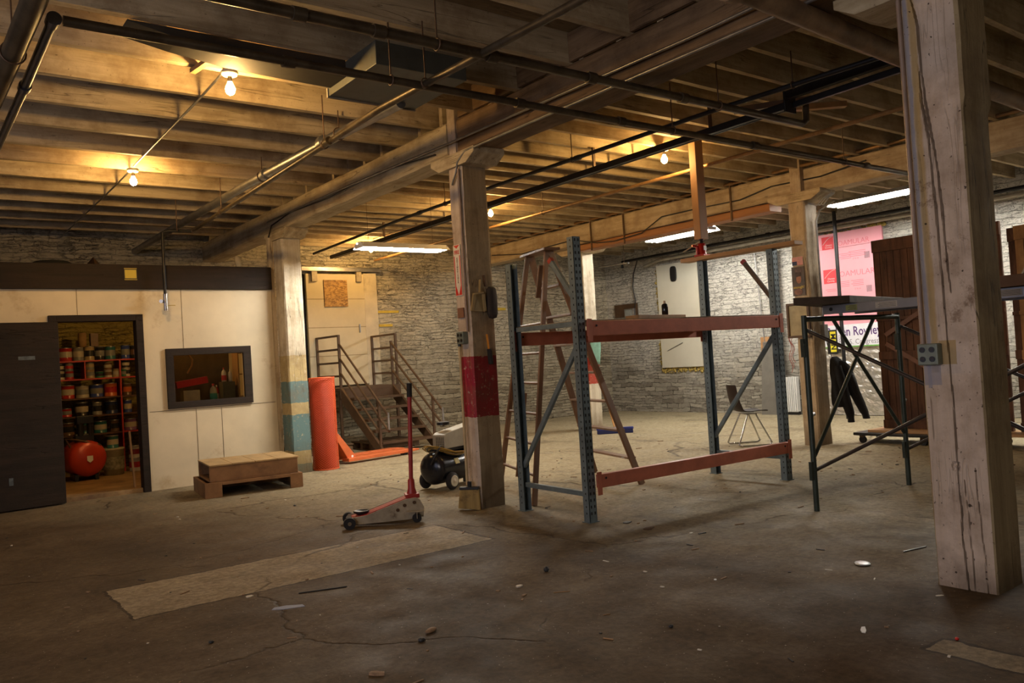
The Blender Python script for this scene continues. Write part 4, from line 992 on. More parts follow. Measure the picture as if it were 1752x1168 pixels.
# ---- bench of pallet wood by the office wall
bn = thing('low_platform', 'low slatted wooden platform step in front of the office window', 'platform', (3.1, 9.4, 0))
B = T(2.72, 9.12, 0, math.radians(-8))
M_bw = pm('bench_wood', (.30, .155, .065), .65, 0, .3, 6, (.12, .06, .03), .55, .2); M_bt = pm('bench_top', (.44, .29, .13), .65, 0, .25, 6, (.2, .12, .06), .6, .2)
for k in range(4):
    m = MB(B); m.box(.0+.245*k, .24+.245*k, -.02, .80, .335, .352); m.build('top_board', M_bt, bn, .003)
for b_ in ((.0, .96, .0, .025, .18, .335), (.0, .96, .755, .78, .18, .335)): MB(B).box(*b_).build('upper_side', M_bw, bn, .003)
m = MB(B); m.box(.0, .96, .0, .78, .165, .18); m.build('middle_shelf', M_bw, bn, .003)
m = MB(B); m.box(.94, .965, .025, .755, .18, .335); m.build('upper_end', M_bw, bn, .003)
for b_ in ((-.06, .12, -.04, -.01, .0, .165), (.86, 1.0, -.04, -.01, .0, .165), (-.06, .98, .765, .795, 0, .165)): MB(B).box(*b_).build('lower_block', M_bw, bn, .003)
for b_ in ((-.06, -.03, -.01, .765, .0, .165), (.97, 1.0, -.01, .765, 0, .165)): MB(B).box(*b_).build('lower_end', M_bw, bn, .003)
m = MB(B); m.box(.12, .86, -.04, -.01, .13, .165); m.build('lower_rail', M_bw, bn, .003)

# ---- office window with the pane and what stands behind
wf = MB(); wf.box(2.66, 3.70, 10.385, 10.43, 1.60, 1.685); wf.box(2.66, 3.70, 10.385, 10.43, .955, 1.035); wf.box(2.66, 2.745, 10.385, 10.43, 1.035, 1.60); wf.box(3.60, 3.70, 10.385, 10.43, 1.035, 1.60)
win1 = struct(wf.build('window_1', M_dark, None, .003))
gl = bpy.data.materials.new('window_glass'); gl.use_nodes = True
bsdf = gl.node_tree.nodes['Principled BSDF']; bsdf.inputs['Base Color'].default_value = (.75, .72, .6, 1); bsdf.inputs['Roughness'].default_value = .05; bsdf.inputs['Transmission Weight'].default_value = 1.0; bsdf.inputs['IOR'].default_value = 1.02
MB().box(2.745, 3.60, 10.44, 10.444, 1.035, 1.60).build('pane', gl, win1)
tag(MB().box(2.74, 3.75, 10.535, 10.86, .95, 1.0).build('workbench_shelf', M_bt, None, .003, local=(3.2, 10.7, .95)), 'wooden shelf right behind the office window', 'shelf')
rb = thing('red_box', 'long red box tilted behind the office window', 'box', (2.98, 10.7, 1.2))
m = MB(); m.bar((2.84, 10.70, 1.235), (3.22, 10.70, 1.285), .1, .085); m.build('box_body', M_jred, rb, .003)
m = MB(); m.cyl((2.80, 10.70, 1.0), (2.80, 10.70, 1.26), .03); lb(m.build('stand_tube', M_cream, rb), 'cream stand tube')
tag(MB().box(2.90, 3.10, 10.60, 10.75, 1.0, 1.16).build('cardboard_box', pm('box_tan', (.30, .22, .12), .7), None, .002, local=(3, 10.7, 1)), 'tan box under the red box behind the office window', 'box')
tag(MB().box(3.40, 3.56, 10.64, 10.8, 1.0, 1.24).build('grey_case', pm('case_grey', (.10, .09, .06), .7), None, .003, local=(3.48, 10.7, 1)), 'dark grey case on the right behind the office window', 'case')
def jug(label, x, y, z, h, r, c, c2, cap):
    t = thing('jug', label, 'jug', (x, y, z))
    MB().lathe([(0, 0), (r, 0), (r, h*.62), (r*.8, h*.8), (r*.3, h*.92), (r*.3, h)], (x, y, z), 14).build('jug_body', c, t)
    MB().lathe([(r*.36, h*.95), (r*.36, h*1.08), (0, h*1.08)], (x, y, z), 12).build('jug_cap', cap, t)
    MB().lathe([(r*1.02, h*.12), (r*1.02, h*.5)], (x, y, z), 14).build('jug_label', c2, t)
Gc = flat('jug_tan', (.36, .31, .18), .5); Gg = flat('label_green', (.03, .22, .13), .5); Gr = flat('label_red', (.42, .03, .03), .5); Gw = flat('label_white', (.6, .55, .45), .5)
jug('tan jug with a green label behind the office window', 3.29, 10.68, 1.0, .21, .045, Gc, Gg, Gr)
jug('small red can with a white cap behind the office window', 3.37, 10.80, 1.0, .19, .026, Gr, Gw, Gw)
jug('white bottle with a red label on the dark grey case', 3.44, 10.7, 1.241, .17, .03, Gw, Gr, Gr)
jug('white bottle with a white cap at the right end of the dark grey case', 3.52, 10.7, 1.241, .15, .026, Gw, Gw, Gw)
t = thing('open_shelf', 'narrow wooden rack of compartments at the right behind the office window', 'shelf', (3.66, 10.75, .95))
for xx in (3.60, 3.74): MB().box(xx, xx+.015, 10.62, 10.84, 1.0, 1.62).build('side_board', M_wood, t)
for z in (1.03, 1.32, 1.6): MB().box(3.615, 3.74, 10.62, 10.84, z, z+.015).build('shelf_board', M_wood, t)
hk = MB(); hk.tube([(3.02, 10.75, 1.62), (3.07, 10.75, 1.55), (3.06, 10.75, 1.47), (3.0, 10.75, 1.38)], .012, 8)
tag(hk.build('hanging_hose', M_copper, None, local=(3, 10.75, 1.6)), 'bent copper coloured hose hanging behind the office window', 'hose')
tag(MB().box(2.74, 3.58, 10.90, 10.92, 1.0, 1.9).build('pegboard', pm('peg_brown', (.12, .085, .045), .7), None, local=(3.2, 10.9, 1)), 'brown backing board behind the office window', 'board')
tag(MB().box(2.235, 2.375, 10.362, 10.368, 2.515, 2.655).build('notice', flat('notice_border', (.05, .045, .02)), None, local=(2.3, 10.365, 2.5)), 'yellow notice with dark stripes on the dark header board', 'notice')
nt = [o for o in C.objects if o.name == 'notice'][0]; ROOTLOC['notice'] = Vector((2.3, 10.365, 2.5))
lb(MB().box(2.242, 2.368, 10.3605, 10.3618, 2.535, 2.635).build('yellow_panel', flat('notice_yellow', (.55, .42, .05)), nt), 'yellow panel'); lb(MB().box(2.235, 2.375, 10.361, 10.3618, 2.648, 2.655).build('yellow_edge', flat('notice_yellow', (.55, .42, .05)), nt), 'yellow edge')
lb(MB().box(2.235, 2.375, 10.361, 10.3618, 2.515, 2.522).build('yellow_edge', flat('notice_yellow', (.55, .42, .05)), nt), 'yellow edge')
# on top of the office
t = thing('plastic_cup', 'clear plastic cup standing on the right end of the dark header board', 'cup', (3.60, 10.395, 2.70))
gc = pm('cloudy_plastic', (.40, .35, .26), .25, 0, .2, 9)
MB().lathe([(0, .0), (.032, 0), (.045, .125), (.043, .125), (.030, .004), (0, .004)], (3.60, 10.395, 2.70), 18).build('cup_body', gc, t)
t = thing('covered_tub', 'low dark lidded tub on top of the office at the left', 'tub', (1.55, 10.8, 2.6))
MB().lathe([(0, 0), (.22, 0), (.23, .1), (.0, .1)], (1.55, 10.8, 2.6), 24).build('tub', pm('box_tan', (.30, .22, .12), .7), t)
MB().lathe([(.26, .1), (.26, .12), (.18, .17), (.0, .19)], (1.55, 10.8, 2.6), 24).build('lid', M_black, t)
tag(MB().lathe([(.22, 0), (.0, .26)], (2.02, 10.95, 2.6), 4).build('wooden_wedge', M_rust, None, local=(2.02, 10.95, 2.6)), 'dark pyramid shaped offcut on top of the office', 'offcut')
# ---- paint store inside the office
M_shr = pm('shelf_red', (.42, .03, .02), .45, 0, .15, 8)
sh = thing('paint_shelf', 'red framed shelving full of paint cans inside the office', 'shelving', (2.4, 12.9, .05))
SZ = [.62, .88, 1.13, 1.40, 1.655]
YS0, YS1 = 12.75, 13.05
for i, z in enumerate(SZ):
    mm = M_shr if i >= 3 else pm('shelf_brown', (.10, .045, .025), .6)
    MB().box(1.66, 2.62, YS0, YS1, z-.02, z).build('shelf_board', mm, sh)
for i, z in enumerate((.62, .88, 1.13, 1.40, 1.655)):
    MB().box(2.64, 3.05, YS0, YS1, z-.02, z).build('shelf_board', M_shr if i in (0, 3, 4) else pm('shelf_brown', (.10, .045, .025), .6), sh)
MB().box(2.62, 2.64, YS0-.01, YS1, .05, 1.655).build('divider', M_shr, sh)
MB().box(2.17, 2.185, YS0-.01, YS1, 1.40, 1.635).build('divider', M_shr, sh)
MB().box(1.64, 1.66, YS0-.01, YS1, .05, 1.655).build('divider', M_shr, sh); MB().box(3.05, 3.07, YS0-.01, YS1, .05, 1.655).build('divider', M_shr, sh)
def cm(c): return flat('can_%d_%d_%d' % tuple(int(x*999) for x in c), c, .25)
COL = {'red': (.38, .025, .02), 'dark red': (.2, .02, .018), 'white': (.42, .38, .30), 'silver': (.20, .20, .19), 'green': (.03, .16, .08), 'teal': (.03, .14, .15),
       'blue': (.04, .07, .30), 'dark blue': (.025, .04, .12), 'black': (.02, .02, .02), 'orange': (.55, .13, .03), 'tan': (.40, .30, .16), 'purple': (.20, .10, .24), 'brown': (.13, .07, .035), 'cream': (.36, .28, .15), 'yellow': (.5, .38, .05)}
def can_build(c1, c2, r, h, handle=True):
    t = bpy.data.objects.new('paint_can', None); C.objects.link(t); t.empty_display_size = .05; ROOTLOC[t.name] = Vector()
    MB().lathe([(0, 0), (r*1.02, 0), (r*1.02, h*.04), (r, h*.05), (r, h*.94), (r*1.03, h*.95), (r*1.03, h), (r*.9, h), (r*.88, h*.97), (0, h*.97)], n=18).build('can_body', cm(COL[c1]), t)
    MB().lathe([(r*1.008, h*.28), (r*1.008, h*.70)], n=18).build('can_label', cm(COL[c2]), t)
    MB().lathe([(r*1.032, h*.945), (r*1.032, h*1.005), (r*.86, h*1.005)], n=18).build('can_rim', M_galv, t)
    return t
protos = {}
def can(c1, c2, r, h, x, y, z, where):
    k = (c1, c2, r, h)
    if k in protos: o = copy_tree(protos[k])
    else: o = can_build(c1, c2, r, h); protos[k] = o
    o.location = (x, y, z); o.rotation_euler = (0, 0, random.uniform(-.5, .5))
    o['label'] = '%s can, %s band, %s' % (c1, c2, where); o['category'] = 'can'; o['group'] = 'paint cans in the office'
rows = {  # (z, shelf wording): [(x, colour, band, r, h, extra on top)]
 4: [('red', 'white', .085, .19), ('red', 'white', .085, .19), ('silver', 'white', .07, .19), ('tan', 'black', .065, .2), ('black', 'silver', .065, .19), ('teal', 'silver', .07, .19), ('blue', 'silver', .06, .2), ('black', 'brown', .06, .19), ('teal', 'black', .07, .19)],
 3: [('white', 'red', .055, .12), ('white', 'black', .06, .12), ('red', 'silver', .055, .12), ('cream', 'silver', .06, .13), ('green', 'black', .055, .09), ('white', 'brown', .055, .11), ('cream', 'white', .05, .12), ('green', 'silver', .055, .11), ('white', 'black', .055, .13), ('white', 'silver', .07, .12)],
 2: [('cream', 'yellow', .085, .14), ('red', 'white', .085, .19), ('white', 'silver', .085, .17), ('blue', 'silver', .085, .18), ('orange', 'red', .085, .19), ('brown', 'orange', .06, .17), ('orange', 'white', .07, .17)],
 1: [('white', 'red', .06, .18), ('red', 'silver', .07, .12), ('black', 'white', .085, .19), ('silver', 'black', .065, .18), ('dark blue', 'black', .085, .18), ('blue', 'white', .055, .18), ('white', 'red', .06, .18)],
 0: [('red', 'white', .06, .17), ('brown', 'black', .085, .18), ('teal', 'black', .085, .18), ('teal', 'white', .085, .17), ('brown', 'black', .06, .17), ('purple', 'white', .085, .17), ('purple', 'silver', .07, .17)]}
wname = {4: 'top board', 3: 'second board down', 2: 'middle board', 1: 'second board up', 0: 'lowest board'}
ordn = ['first', 'second', 'third', 'fourth', 'fifth', 'sixth', 'seventh', 'eighth', 'ninth', 'tenth', 'eleventh', 'twelfth']
random.seed(5)
for lv, items in rows.items():
    nL = len(items)-(3 if lv in (4,) else 2); 
    tot = sum(2*i[2] for i in items[:nL]); x0, x1 = 1.70, 2.60
    gap = (x1-x0-tot)/max(1, nL-1) if nL > 1 else 0
    x = x0
    for k, (a, b, r, h) in enumerate(items):
        if k == nL: x = 2.67; gap = (.38-sum(2*i[2] for i in items[nL:]))/max(1, len(items)-nL-1) if len(items)-nL > 1 else 0
        cx = x+r
        if lv == 3 and abs(cx-2.178) < r+.01: cx = 2.19+r+.004; x = cx-r
        can(a, b, r, h, cx, YS0+.03+r, SZ[lv]+.0005, '%s from the left on the %s' % (ordn[k], wname[lv]))
        if lv == 3 and k in (0, 1, 2, 3, 5, 8): can(b, a, r*.96, .10, cx, YS0+.03+r, SZ[lv]+.0005+h*1.006, 'stacked on the %s can from the left, %s' % (ordn[k], wname[lv]))
        x += 2*r+max(gap, .004)
# tall cylinders above
tag(MB().lathe([(0, 0), (.055, 0), (.055, .2), (0, .2)], (2.18, 12.86, 1.8475), 16).build('cardboard_tube', pm('tube_tan', (.34, .2, .08), .6), None, local=(2.18, 12.86, 1.8475)), 'tan cardboard tube standing on the cans of the top board', 'tube')
tag(MB().box(2.28, 2.38, 12.82, 12.92, 1.8475, 2.04).build('dark_carton', M_rust, None, .003, local=(2.33, 12.86, 1.8475)), 'dark carton beside the tan cardboard tube', 'carton')
# on the floor
bk = thing('bucket', 'large white bucket on the office floor right of the red tank', 'bucket', (2.42, 12.42, .05))
MB().lathe([(0, 0), (.125, 0), (.14, .34), (.146, .345), (.146, .37), (.135, .37), (.0, .365)], (2.42, 12.42, .05), 24).build('bucket_body', pm('bucket_white', (.34, .32, .24), .5, 0, .15, 8, (.12, .1, .06), .55), bk)
MB().lathe([(.137, .08), (.143, .25)], (2.42, 12.42, .05), 24).build('bucket_label', pm('bucket_label', (.22, .21, .16), .6, 0, .6, 25), bk)
can('teal', 'white', .075, .17, 2.42, 12.42, .4205, 'standing on the large white bucket')
can('white', 'red', .085, .19, 2.74, 12.6, .05, 'on the floor right of the large bucket')
can('white', 'dark red', .08, .17, 2.74, 12.6, .242, 'on top of the floor can right of the large bucket')
can('white', 'cream', .085, .30, 3.0, 12.62, .05, 'tallest on the floor by the right door jamb')
rc = thing('tank', 'round red pressure tank of a compressor lying inside the office doorway', 'compressor', (2.02, 12.1, .05))
m = MB(); m.lathe([(0, -.24)]+[(.235*math.sin(a), -.15-.09*math.cos(a)) for a in [PI/2*k/6 for k in range(1, 7)]]+[(.235, .2)]+[(.235*math.cos(a), .2+.09*math.sin(a)) for a in [PI/2*k/6 for k in range(1, 6)]]+[(0, .29)], (2.02, 12.2, .34), 30, (-.13, 1, 0)); m.build('tank_shell', pm('tank_red', (.50, .045, .02), .3, .1, .12, 5), rc)
m = MB(); m.prism([(-.035, .38), (.035, .38), (.035, .32), (0, .29), (-.035, .32)], lambda a, b, h: (2.05+a, 11.952-h, b), .004); lb(m.build('shield_badge', M_white, rc), 'white shield badge')
for s in (-.12, .12): MB().box(2.02+s-.02, 2.02+s+.02, 12.05, 12.45, .05, .14).build('tank_foot', M_blackp, rc)
m = MB(); m.box(1.92, 2.14, 12.12, 12.3, .565, .66); m.cyl((1.98, 12.15, .64), (1.98, 12.15, .84), .045); m.cyl((2.1, 12.15, .64), (2.1, 12.15, .80), .04); m.box(1.94, 2.14, 12.1, 12.22, .80, .90); m.build('pump_head', M_blackp, rc, .006)
m = MB(); m.tube([(1.85, 12.12, .5), (1.80, 12.1, .62), (1.9, 12.1, .6), (2.0, 12.02, .57), (2.2, 12.05, .5)], .014, 8); m.build('air_hose', M_rust, rc)
tag(MB().lathe([(0, 0), (.10, 0), (.12, .1), (.115, .2), (.05, .26), (0, .27)], (3.0, 12.62, .3525), 16).build('red_helmet', M_jred, None, local=(3.0, 12.62, .3525)), 'red container on top of the tall white can by the right jamb', 'container')
tag(MB().bar((2.29, 10.62, .05), (2.27, 10.68, .72), .03, .02).build('lath', M_wood, None, local=(2.29, 10.62, .05)), 'pale lath leaning just inside the right door jamb', 'lath')

# ---- scaffold
M_sc = pm('scaffold_green', (.045, .062, .052), .42, .4, .3, 9, (.09, .06, .04), .62, .1)
def scaff_frame(label, y):
    t = thing('scaffold_tower', label, 'scaffold', (6.3, y, 0))
    xa, xb = 5.60, 7.01; r = .021
    for xx in (xa, xb):
        m = MB(); m.cyl((xx, y, 0), (xx, y, 1.50), r, n=14); lg = m.build('leg', M_sc, t)
        for z in (.24, 1.18): MB().box(xx-.05, xx-.021, y-.012, y+.012, z, z+.14).build('coupling_plate', M_sc, lg)
        MB().cyl((xx, y, .73), (xx+.075, y+.02, .735), .016).build('stub_pin', M_galv, lg)
    MB().cyl((xa, y, 1.47), (xb, y, 1.47), r).build('top_bar', M_sc, t)
    for p, q in (((6.0, y, 1.465), (6.99, y, .46)), ((6.62, y, 1.465), (5.62, y, .42))): MB().cyl(p, q, .0155, n=10).build('diagonal', M_sc, t)
    return t
scaff_frame('dark green scaffold frame standing left of the big foreground post', 3.63)
scaff_frame('dark green scaffold frame hidden mostly behind the big foreground post', 1.50)
for k, xx in enumerate((5.60, 7.01)):
    t = thing('cross_brace', ('crossed scaffold braces on the near side', 'crossed scaffold braces on the far side')[k]+' of the scaffold', 'brace', (xx, 2.6, .85))
    for o, (z0, z1) in enumerate(((1.40, .33), (.30, 1.40))):
        MB().cyl((xx+.028+.02*o, 3.66, z0), (xx+.028+.02*o, 1.47, z1), .0145, n=10).build('brace_tube', pm('brace_tube', (.075, .062, .055), .45, .5, .3, 6), t)
wk = thing('scaffold_walkboard', 'aluminium scaffold walkboard resting on the two scaffold frames', 'walkboard', (5.75, 2.5, 1.5))
M_al = pm('aluminium', (.25, .255, .27), .4, .7, .15, 6, (.12, .1, .08), .66, .04)
MB().box(5.655, 5.685, 1.35, 3.50, 1.494, 1.562).build('side_rail', M_al, wk, .003); MB().box(6.10, 6.13, 1.35, 3.50, 1.494, 1.562).build('side_rail', M_al, wk, .003)
MB().box(5.685, 6.10, 1.35, 3.50, 1.545, 1.560).build('deck_panel', M_brownbeam, wk)
for y0, y1, mm, nm in ((3.22, 3.31, flat('sticker_olive', (.28, .28, .09)), 'warning_sticker'), (2.92, 3.08, flat('sticker_pale', (.42, .40, .36)), 'warning_sticker'), (2.30, 2.12, flat('sticker_pale', (.42, .40, .36)), 'warning_sticker'), (2.08, 1.9, flat('sticker_pale', (.42, .40, .36)), 'warning_sticker')):
    ya, yb = min(y0, y1), max(y0, y1); so = MB().box(5.6535, 5.6548, ya, yb, 1.508, 1.55).build(nm, mm, wk)
    mm2 = MB()
    for j in range(4): mm2.box(5.6530, 5.6535, ya+.008, yb-.02-.01*(j % 2), 1.514+.009*j, 1.5165+.009*j)
    mm2.build('printed_line', M_blackp, so)
MB().cyl((5.6535, 3.43, 1.53), (5.652, 3.43, 1.53), .014).build('rivet_hole', M_black, wk)
for lab, poly, z in (('dark weathered plank across the left end of the scaffold', [(5.22, 3.46), (5.63, 3.26), (7.2, 3.55), (6.9, 4.0)], 1.565),):
    m = MB(); m.prism(poly, lambda a, b, h: (a, b, z+h), .055); tag(m.build('scaffold_plank', pm('weathered_plank', (.11, .075, .05), .7, 0, .3, 5, (.05, .035, .025), .5, .3), None, .004, local=(5.63, 3.4, z)), lab, 'plank')
tag(MB().box(5.62, 5.92, 1.2, 2.42, 1.565, 1.64).build('scaffold_plank', pm('red_plank', (.20, .115, .07), .65, 0, .25, 5), None, .004, local=(5.7, 1.8, 1.565)), 'reddish plank on the walkboard right of the big foreground post', 'plank')
js = thing('jack_stand', 'black steel jack stand on the plank right of the big foreground post', 'jack stand', (5.78, 2.06, 1.641))
for dx, dy in ((-.09, -.09), (.09, -.09), (.09, .09), (-.09, .09)): MB().bar((5.78+dx, 2.03+dy, 1.641), (5.78+dx*.25, 2.03+dy*.25, 1.84), .03, .012).build('leg', M_blackp, js)
m = MB(); m.cyl((5.78, 2.03, 1.70), (5.78, 2.03, 1.93), .017); m.build('column', M_blackp, js)
m = MB(); m.bar((5.78, 2.11, 1.925), (5.78, 1.80, 1.935), .012, .012); m.cbox((5.78, 2.03, 1.935), (.05, .05, .03)); m.build('saddle_bar', M_blackp, js, .003)

# ---- stored barn doors, dolly
M_barn = timber('barn_door_wood', (.125, .055, .028), (.05, .022, .012), (.03, .013, .009), 'Z', speck=.2, crack=.35)
def barn(label, x, y0, y1, z0, z1, mat, brace=True):
    t = thing('plank_door', label, 'door', (x, (y0+y1)/2, z0))
    n = int((y1-y0)/.085); wd = (y1-y0)/n
    for k in range(n): MB().box(x, x+.03, y0+k*wd+.002, y0+(k+1)*wd-.002, z0, z1).build('plank', mat, t, .003)
    for a, b in ((z0, z0+.10), (z1-.15, z1), ((z0+z1)/2-.32, (z0+z1)/2-.22), ((z0+z1)/2+.16, (z0+z1)/2+.20)):
        MB().box(x-.022, x, y0, y1, a, b).build('cross_rail', mat, t, .003)
    if brace:
        zc = (z0+z1)/2-.02; yc = (y0+y1)/2
        for p, q in (((x-.012, y1-.1, zc-.10), (x-.012, yc-.2, z0+.5)), ((x-.014, y1-.1, zc-.0), (x-.014, yc-.1, zc+.42))):
            MB().bar(p, q, .022, .055, (0, 0, 1)).build('diagonal_brace', pm('brace_wood', (.15, .06, .032), .6, 0, .3, 6), t, .003)
    return t
barn('tall dark red-brown plank door standing on the wheeled dolly', 9.82, 3.86, 5.34, .17, 2.50, M_barn)
barn('second red-brown plank door right of the big foreground post', 9.80, 2.5, 3.78, .17, 2.40, M_barn)
M_gold = timber('golden_boards', (.42, .235, .09), (.27, .13, .045), (.15, .07, .03), 'Z', speck=.3, crack=.6)
barn('golden plank door at the right edge behind the jack stand', 9.66, 2.1, 3.66, .17, 2.40, M_gold, False)
dl = thing('dolly', 'low black wheeled dolly under the stored plank doors', 'dolly', (9.8, 4.6, 0))
MB().box(9.50, 10.05, 3.9, 5.58, .10, .135).build('dolly_frame', M_blackp, dl, .005)
for xx in (9.58, 9.98):
    for yy in (5.50, 4.75, 4.0):
        m = MB(); m.cyl((xx-.018, yy, .042), (xx+.018, yy, .042), .042, n=20); co = m.build('caster', M_rubber, dl)
        MB().box(xx-.025, xx+.025, yy-.02, yy+.03, .07, .10).build('caster_bracket', M_rust, co)
tag(MB().box(9.56, 9.98, 2.9, 5.42, .136, .168).build('pale_board', M_woodY, None, .003, local=(9.8, 4.2, .14)), 'pale board lying on the dolly under the plank doors', 'board')

# ---- chair
ch = thing('shell_chair', 'dark moulded shell chair with bent chrome legs facing right', 'chair', (8.88, 6.66, 0))
H = T(8.88, 6.66, 0, math.radians(-32))
M_shell = flat('brown_shell', (.022, .012, .011), .55, 0, .3)
prof = [(.20, .425), (.17, .44), (.08, .435), (-.05, .425), (-.14, .435), (-.185, .48), (-.215, .56), (-.235, .66), (-.25, .76), (-.255, .80)]
m = MB(H); q = []; n = len(prof); NW = 8
for i, (a, z) in enumerate(prof):
    wdt = .2 if i < 6 else .2-.02*(i-5)/4
    if i == 0: wdt = .18
    for j in range(NW+1):
        t_ = j/NW*2-1; lift = .018*t_*t_ if i < 6 else 0; fwd = .04*t_*t_ if i >= 5 else 0
        q.append((a+fwd, wdt*t_, z+lift))
m.add(q, [(i*(NW+1)+j, i*(NW+1)+j+1, (i+1)*(NW+1)+j+1, (i+1)*(NW+1)+j) for i in range(n-1) for j in range(NW)], True)
o = m.build('seat_shell', M_shell, ch); sd_ = o.modifiers.new('s', 'SOLIDIFY'); sd_.thickness = .01; ss_ = o.modifiers.new('ss', 'SUBSURF'); ss_.levels = 1; ss_.render_levels = 1
for s in (-1, 1):
    pts = [(-.06, s*.13, .415), (-.225, s*.20, .03), (-.20, s*.205, .012), (.18, s*.205, .012), (.215, s*.20, .03), (.04, s*.13, .415)]
    fine = []
    for a, b in zip(pts, pts[1:]): fine += [Vector(a).lerp(Vector(b), k/4) for k in range(4)]
    m = MB(H); m.tube(fine+[Vector(pts[-1])], .0105, 8); m.build('leg_loop', M_chrome, ch)
MB(H).box(-.08, .06, -.14, .14, .408, .418).build('seat_support', M_chrome, ch)

# ---- mop, broom near the far post
t = thing('push_broom', 'blue push broom with an orange handle by the far red banded post', 'broom', (9.6, 9.9, 0))
m = MB(T(9.33, 9.62, 0, math.radians(-40))); m.box(-.30, .30, -.035, .035, .06, .10); m.build('broom_block', flat('broom_blue', (.02, .03, .20), .4), t, .01)
m = MB(T(9.33, 9.62, 0, math.radians(-40))); m.box(-.29, .29, -.04, .04, .0, .062); m.build('bristles', flat('bristle_blue', (.02, .025, .10), .9), t, .008)
MB(T(9.33, 9.62, 0, math.radians(-40))).box(-.25, .05, -.036, -.033, .085, .099).build('block_highlight', M_white, t)
MB().cyl((9.34, 9.64, .10), (9.6, 10.30, 1.30), .012).build('handle', pm('amber_stick', (.55, .27, .08), .5), t)
m = MB(); q = []
for i in range(9):
    for j in range(5): q.append((9.51+.06*j-.03*(i/8), 10.27+.012*math.sin(j*2.2+i*.7), 1.62-.062*i))
m.add(q, [(i*5+j, i*5+j+1, (i+1)*5+j+1, (i+1)*5+j) for i in range(8) for j in range(4)], True)
o = m.build('hanging_cloth', pm('green_cloth', (.16, .30, .22), .8, 0, .25, 9), None, local=(9.55, 10.27, 1.6)); o.modifiers.new('s', 'SOLIDIFY').thickness = .006
m = None
tag(o, 'pale green cloth hanging on the front of the far red banded post', 'cloth')
cn = thing('floor_cone', 'small red hook end poking out left of the rack near the ladder', 'hook', (5.6, 8.3, 0)) if False else None

# ---- posters, frame, jacket on the ochre post
PX = 9.112
fl = tag(MB().box(PX-.003, PX, 5.86, 6.015, 2.26, 2.365).build('flag_sticker', M_sw, None, local=(PX, 5.93, 2.26)), 'small upside down striped flag sticker on the ochre post', 'sticker'); ROOTLOC[fl.name] = Vector((PX, 5.93, 2.26))
for k in range(7): MB().box(PX-.0042, PX-.0032, 5.862, 6.013, 2.262+.015*k, 2.270+.015*k).build('red_stripe', M_sr, fl)
MB().box(PX-.0052, PX-.0043, 5.945, 6.013, 2.262, 2.31).build('canton', flat('navy', (.02, .03, .09)), fl)
po = tag(MB().box(PX-.003, PX, 5.852, 6.03, 1.88, 2.24).build('poster', pm('poster_dark', (.10, .065, .045), .5, 0, .5, 7), None, local=(PX, 5.93, 1.88)), 'dark portrait poster below the flag sticker', 'poster'); ROOTLOC[po.name] = Vector((PX, 5.93, 1.88))
m = MB(); m.ball((PX-.0035, 5.935, 2.085), .0012, .035, .055); lb(m.build('portrait_shape', pm('poster_skin', (.42, .18, .10), .6, 0, .3, 30), po), 'orange face shape')
m = MB(); m.ball((PX-.0037, 5.94, 2.145), .0012, .048, .035); m.build('portrait_hair', pm('poster_hair', (.07, .04, .035), .6, 0, .5, 30), po)
m = MB(); m.ball((PX-.0036, 5.95, 1.925), .0012, .06, .04); m.build('portrait_shoulders', pm('poster_skin2', (.26, .12, .08), .6, 0, .5, 30), po)
m = MB(); m.ball((PX-.0035, 5.935, 2.20), .0012, .05, .045); m.build('portrait_shape', pm('poster_grey', (.16, .10, .09), .6, 0, .6, 30), po)
text('enough!', face_x(PX-.0045, 5.94, 1.985), .048, flat('poster_yellow', (.62, .44, .04)), po, bold=.02)
pf = thing('framed_board', 'wooden framed cream board on the ochre post beside the scaffold', 'frame', (9.10, 6.0, 1.35))
MB().box(9.095, 9.105, 5.83, 6.11, 1.37, 1.77).build('panel', pm('cream_card', (.44, .37, .22), .6), pf)
for b in ((5.81, 6.13, 1.76, 1.79), (5.81, 6.13, 1.35, 1.38), (5.81, 5.84, 1.38, 1.76), (6.10, 6.13, 1.38, 1.76)): MB().box(9.08, 9.112, *b).build('frame_bar', M_rust, pf, .002)
for k in range(3):
    t = thing('cord', ('red cord coiled under the framed board on the ochre post', 'thin orange cord hanging lowest under the framed board', 'short red cord beside the framed board')[k], 'cord', (9.09, 6.08, 1.3))
    MB().tube([(9.09-.01*k, 6.07+.015*k+.02*math.sin(a*2+k), 1.36-.06*a*(1+.2*k)) for a in [i*.35 for i in range(16)]], .004, 5).build('cord_strand', flat('cord_red', (.42, .08, .04), .5), t)
# box and conduit on the side of the post
t = thing('conduit', 'grey conduit down the right side of the ochre post', 'conduit', (9.35, 5.77, 2.0))
MB().tube([(9.30, 5.5, 3.0), (9.31, 5.6, 2.97), (9.315, 5.72, 2.92), (9.32, 5.775, 2.8), (9.33, 5.775, 1.7), (9.33, 5.775, 1.5)], .013, 8).build('conduit_run', M_galv, t)
MB().box(9.29, 9.37, 5.74, 5.797, 1.33, 1.5).build('junction_box', M_galv, t, .004)
for k in range(3): MB().tube([(9.2+.03*k, 5.79, 3.02), (9.24+.03*k, 5.70-.03*k, 2.98), (9.27+.02*k, 5.62-.02*k, 3.06), (9.26+.03*k, 5.5, 3.10)], .008, 6).build('looped_wire', M_galv, t)
jk = thing('jacket', 'black jacket hanging by its collar on the right face of the ochre post', 'jacket', (9.45, 5.72, 1.0))
M_jk = flat('jacket_black', (.010, .010, .012), .85)
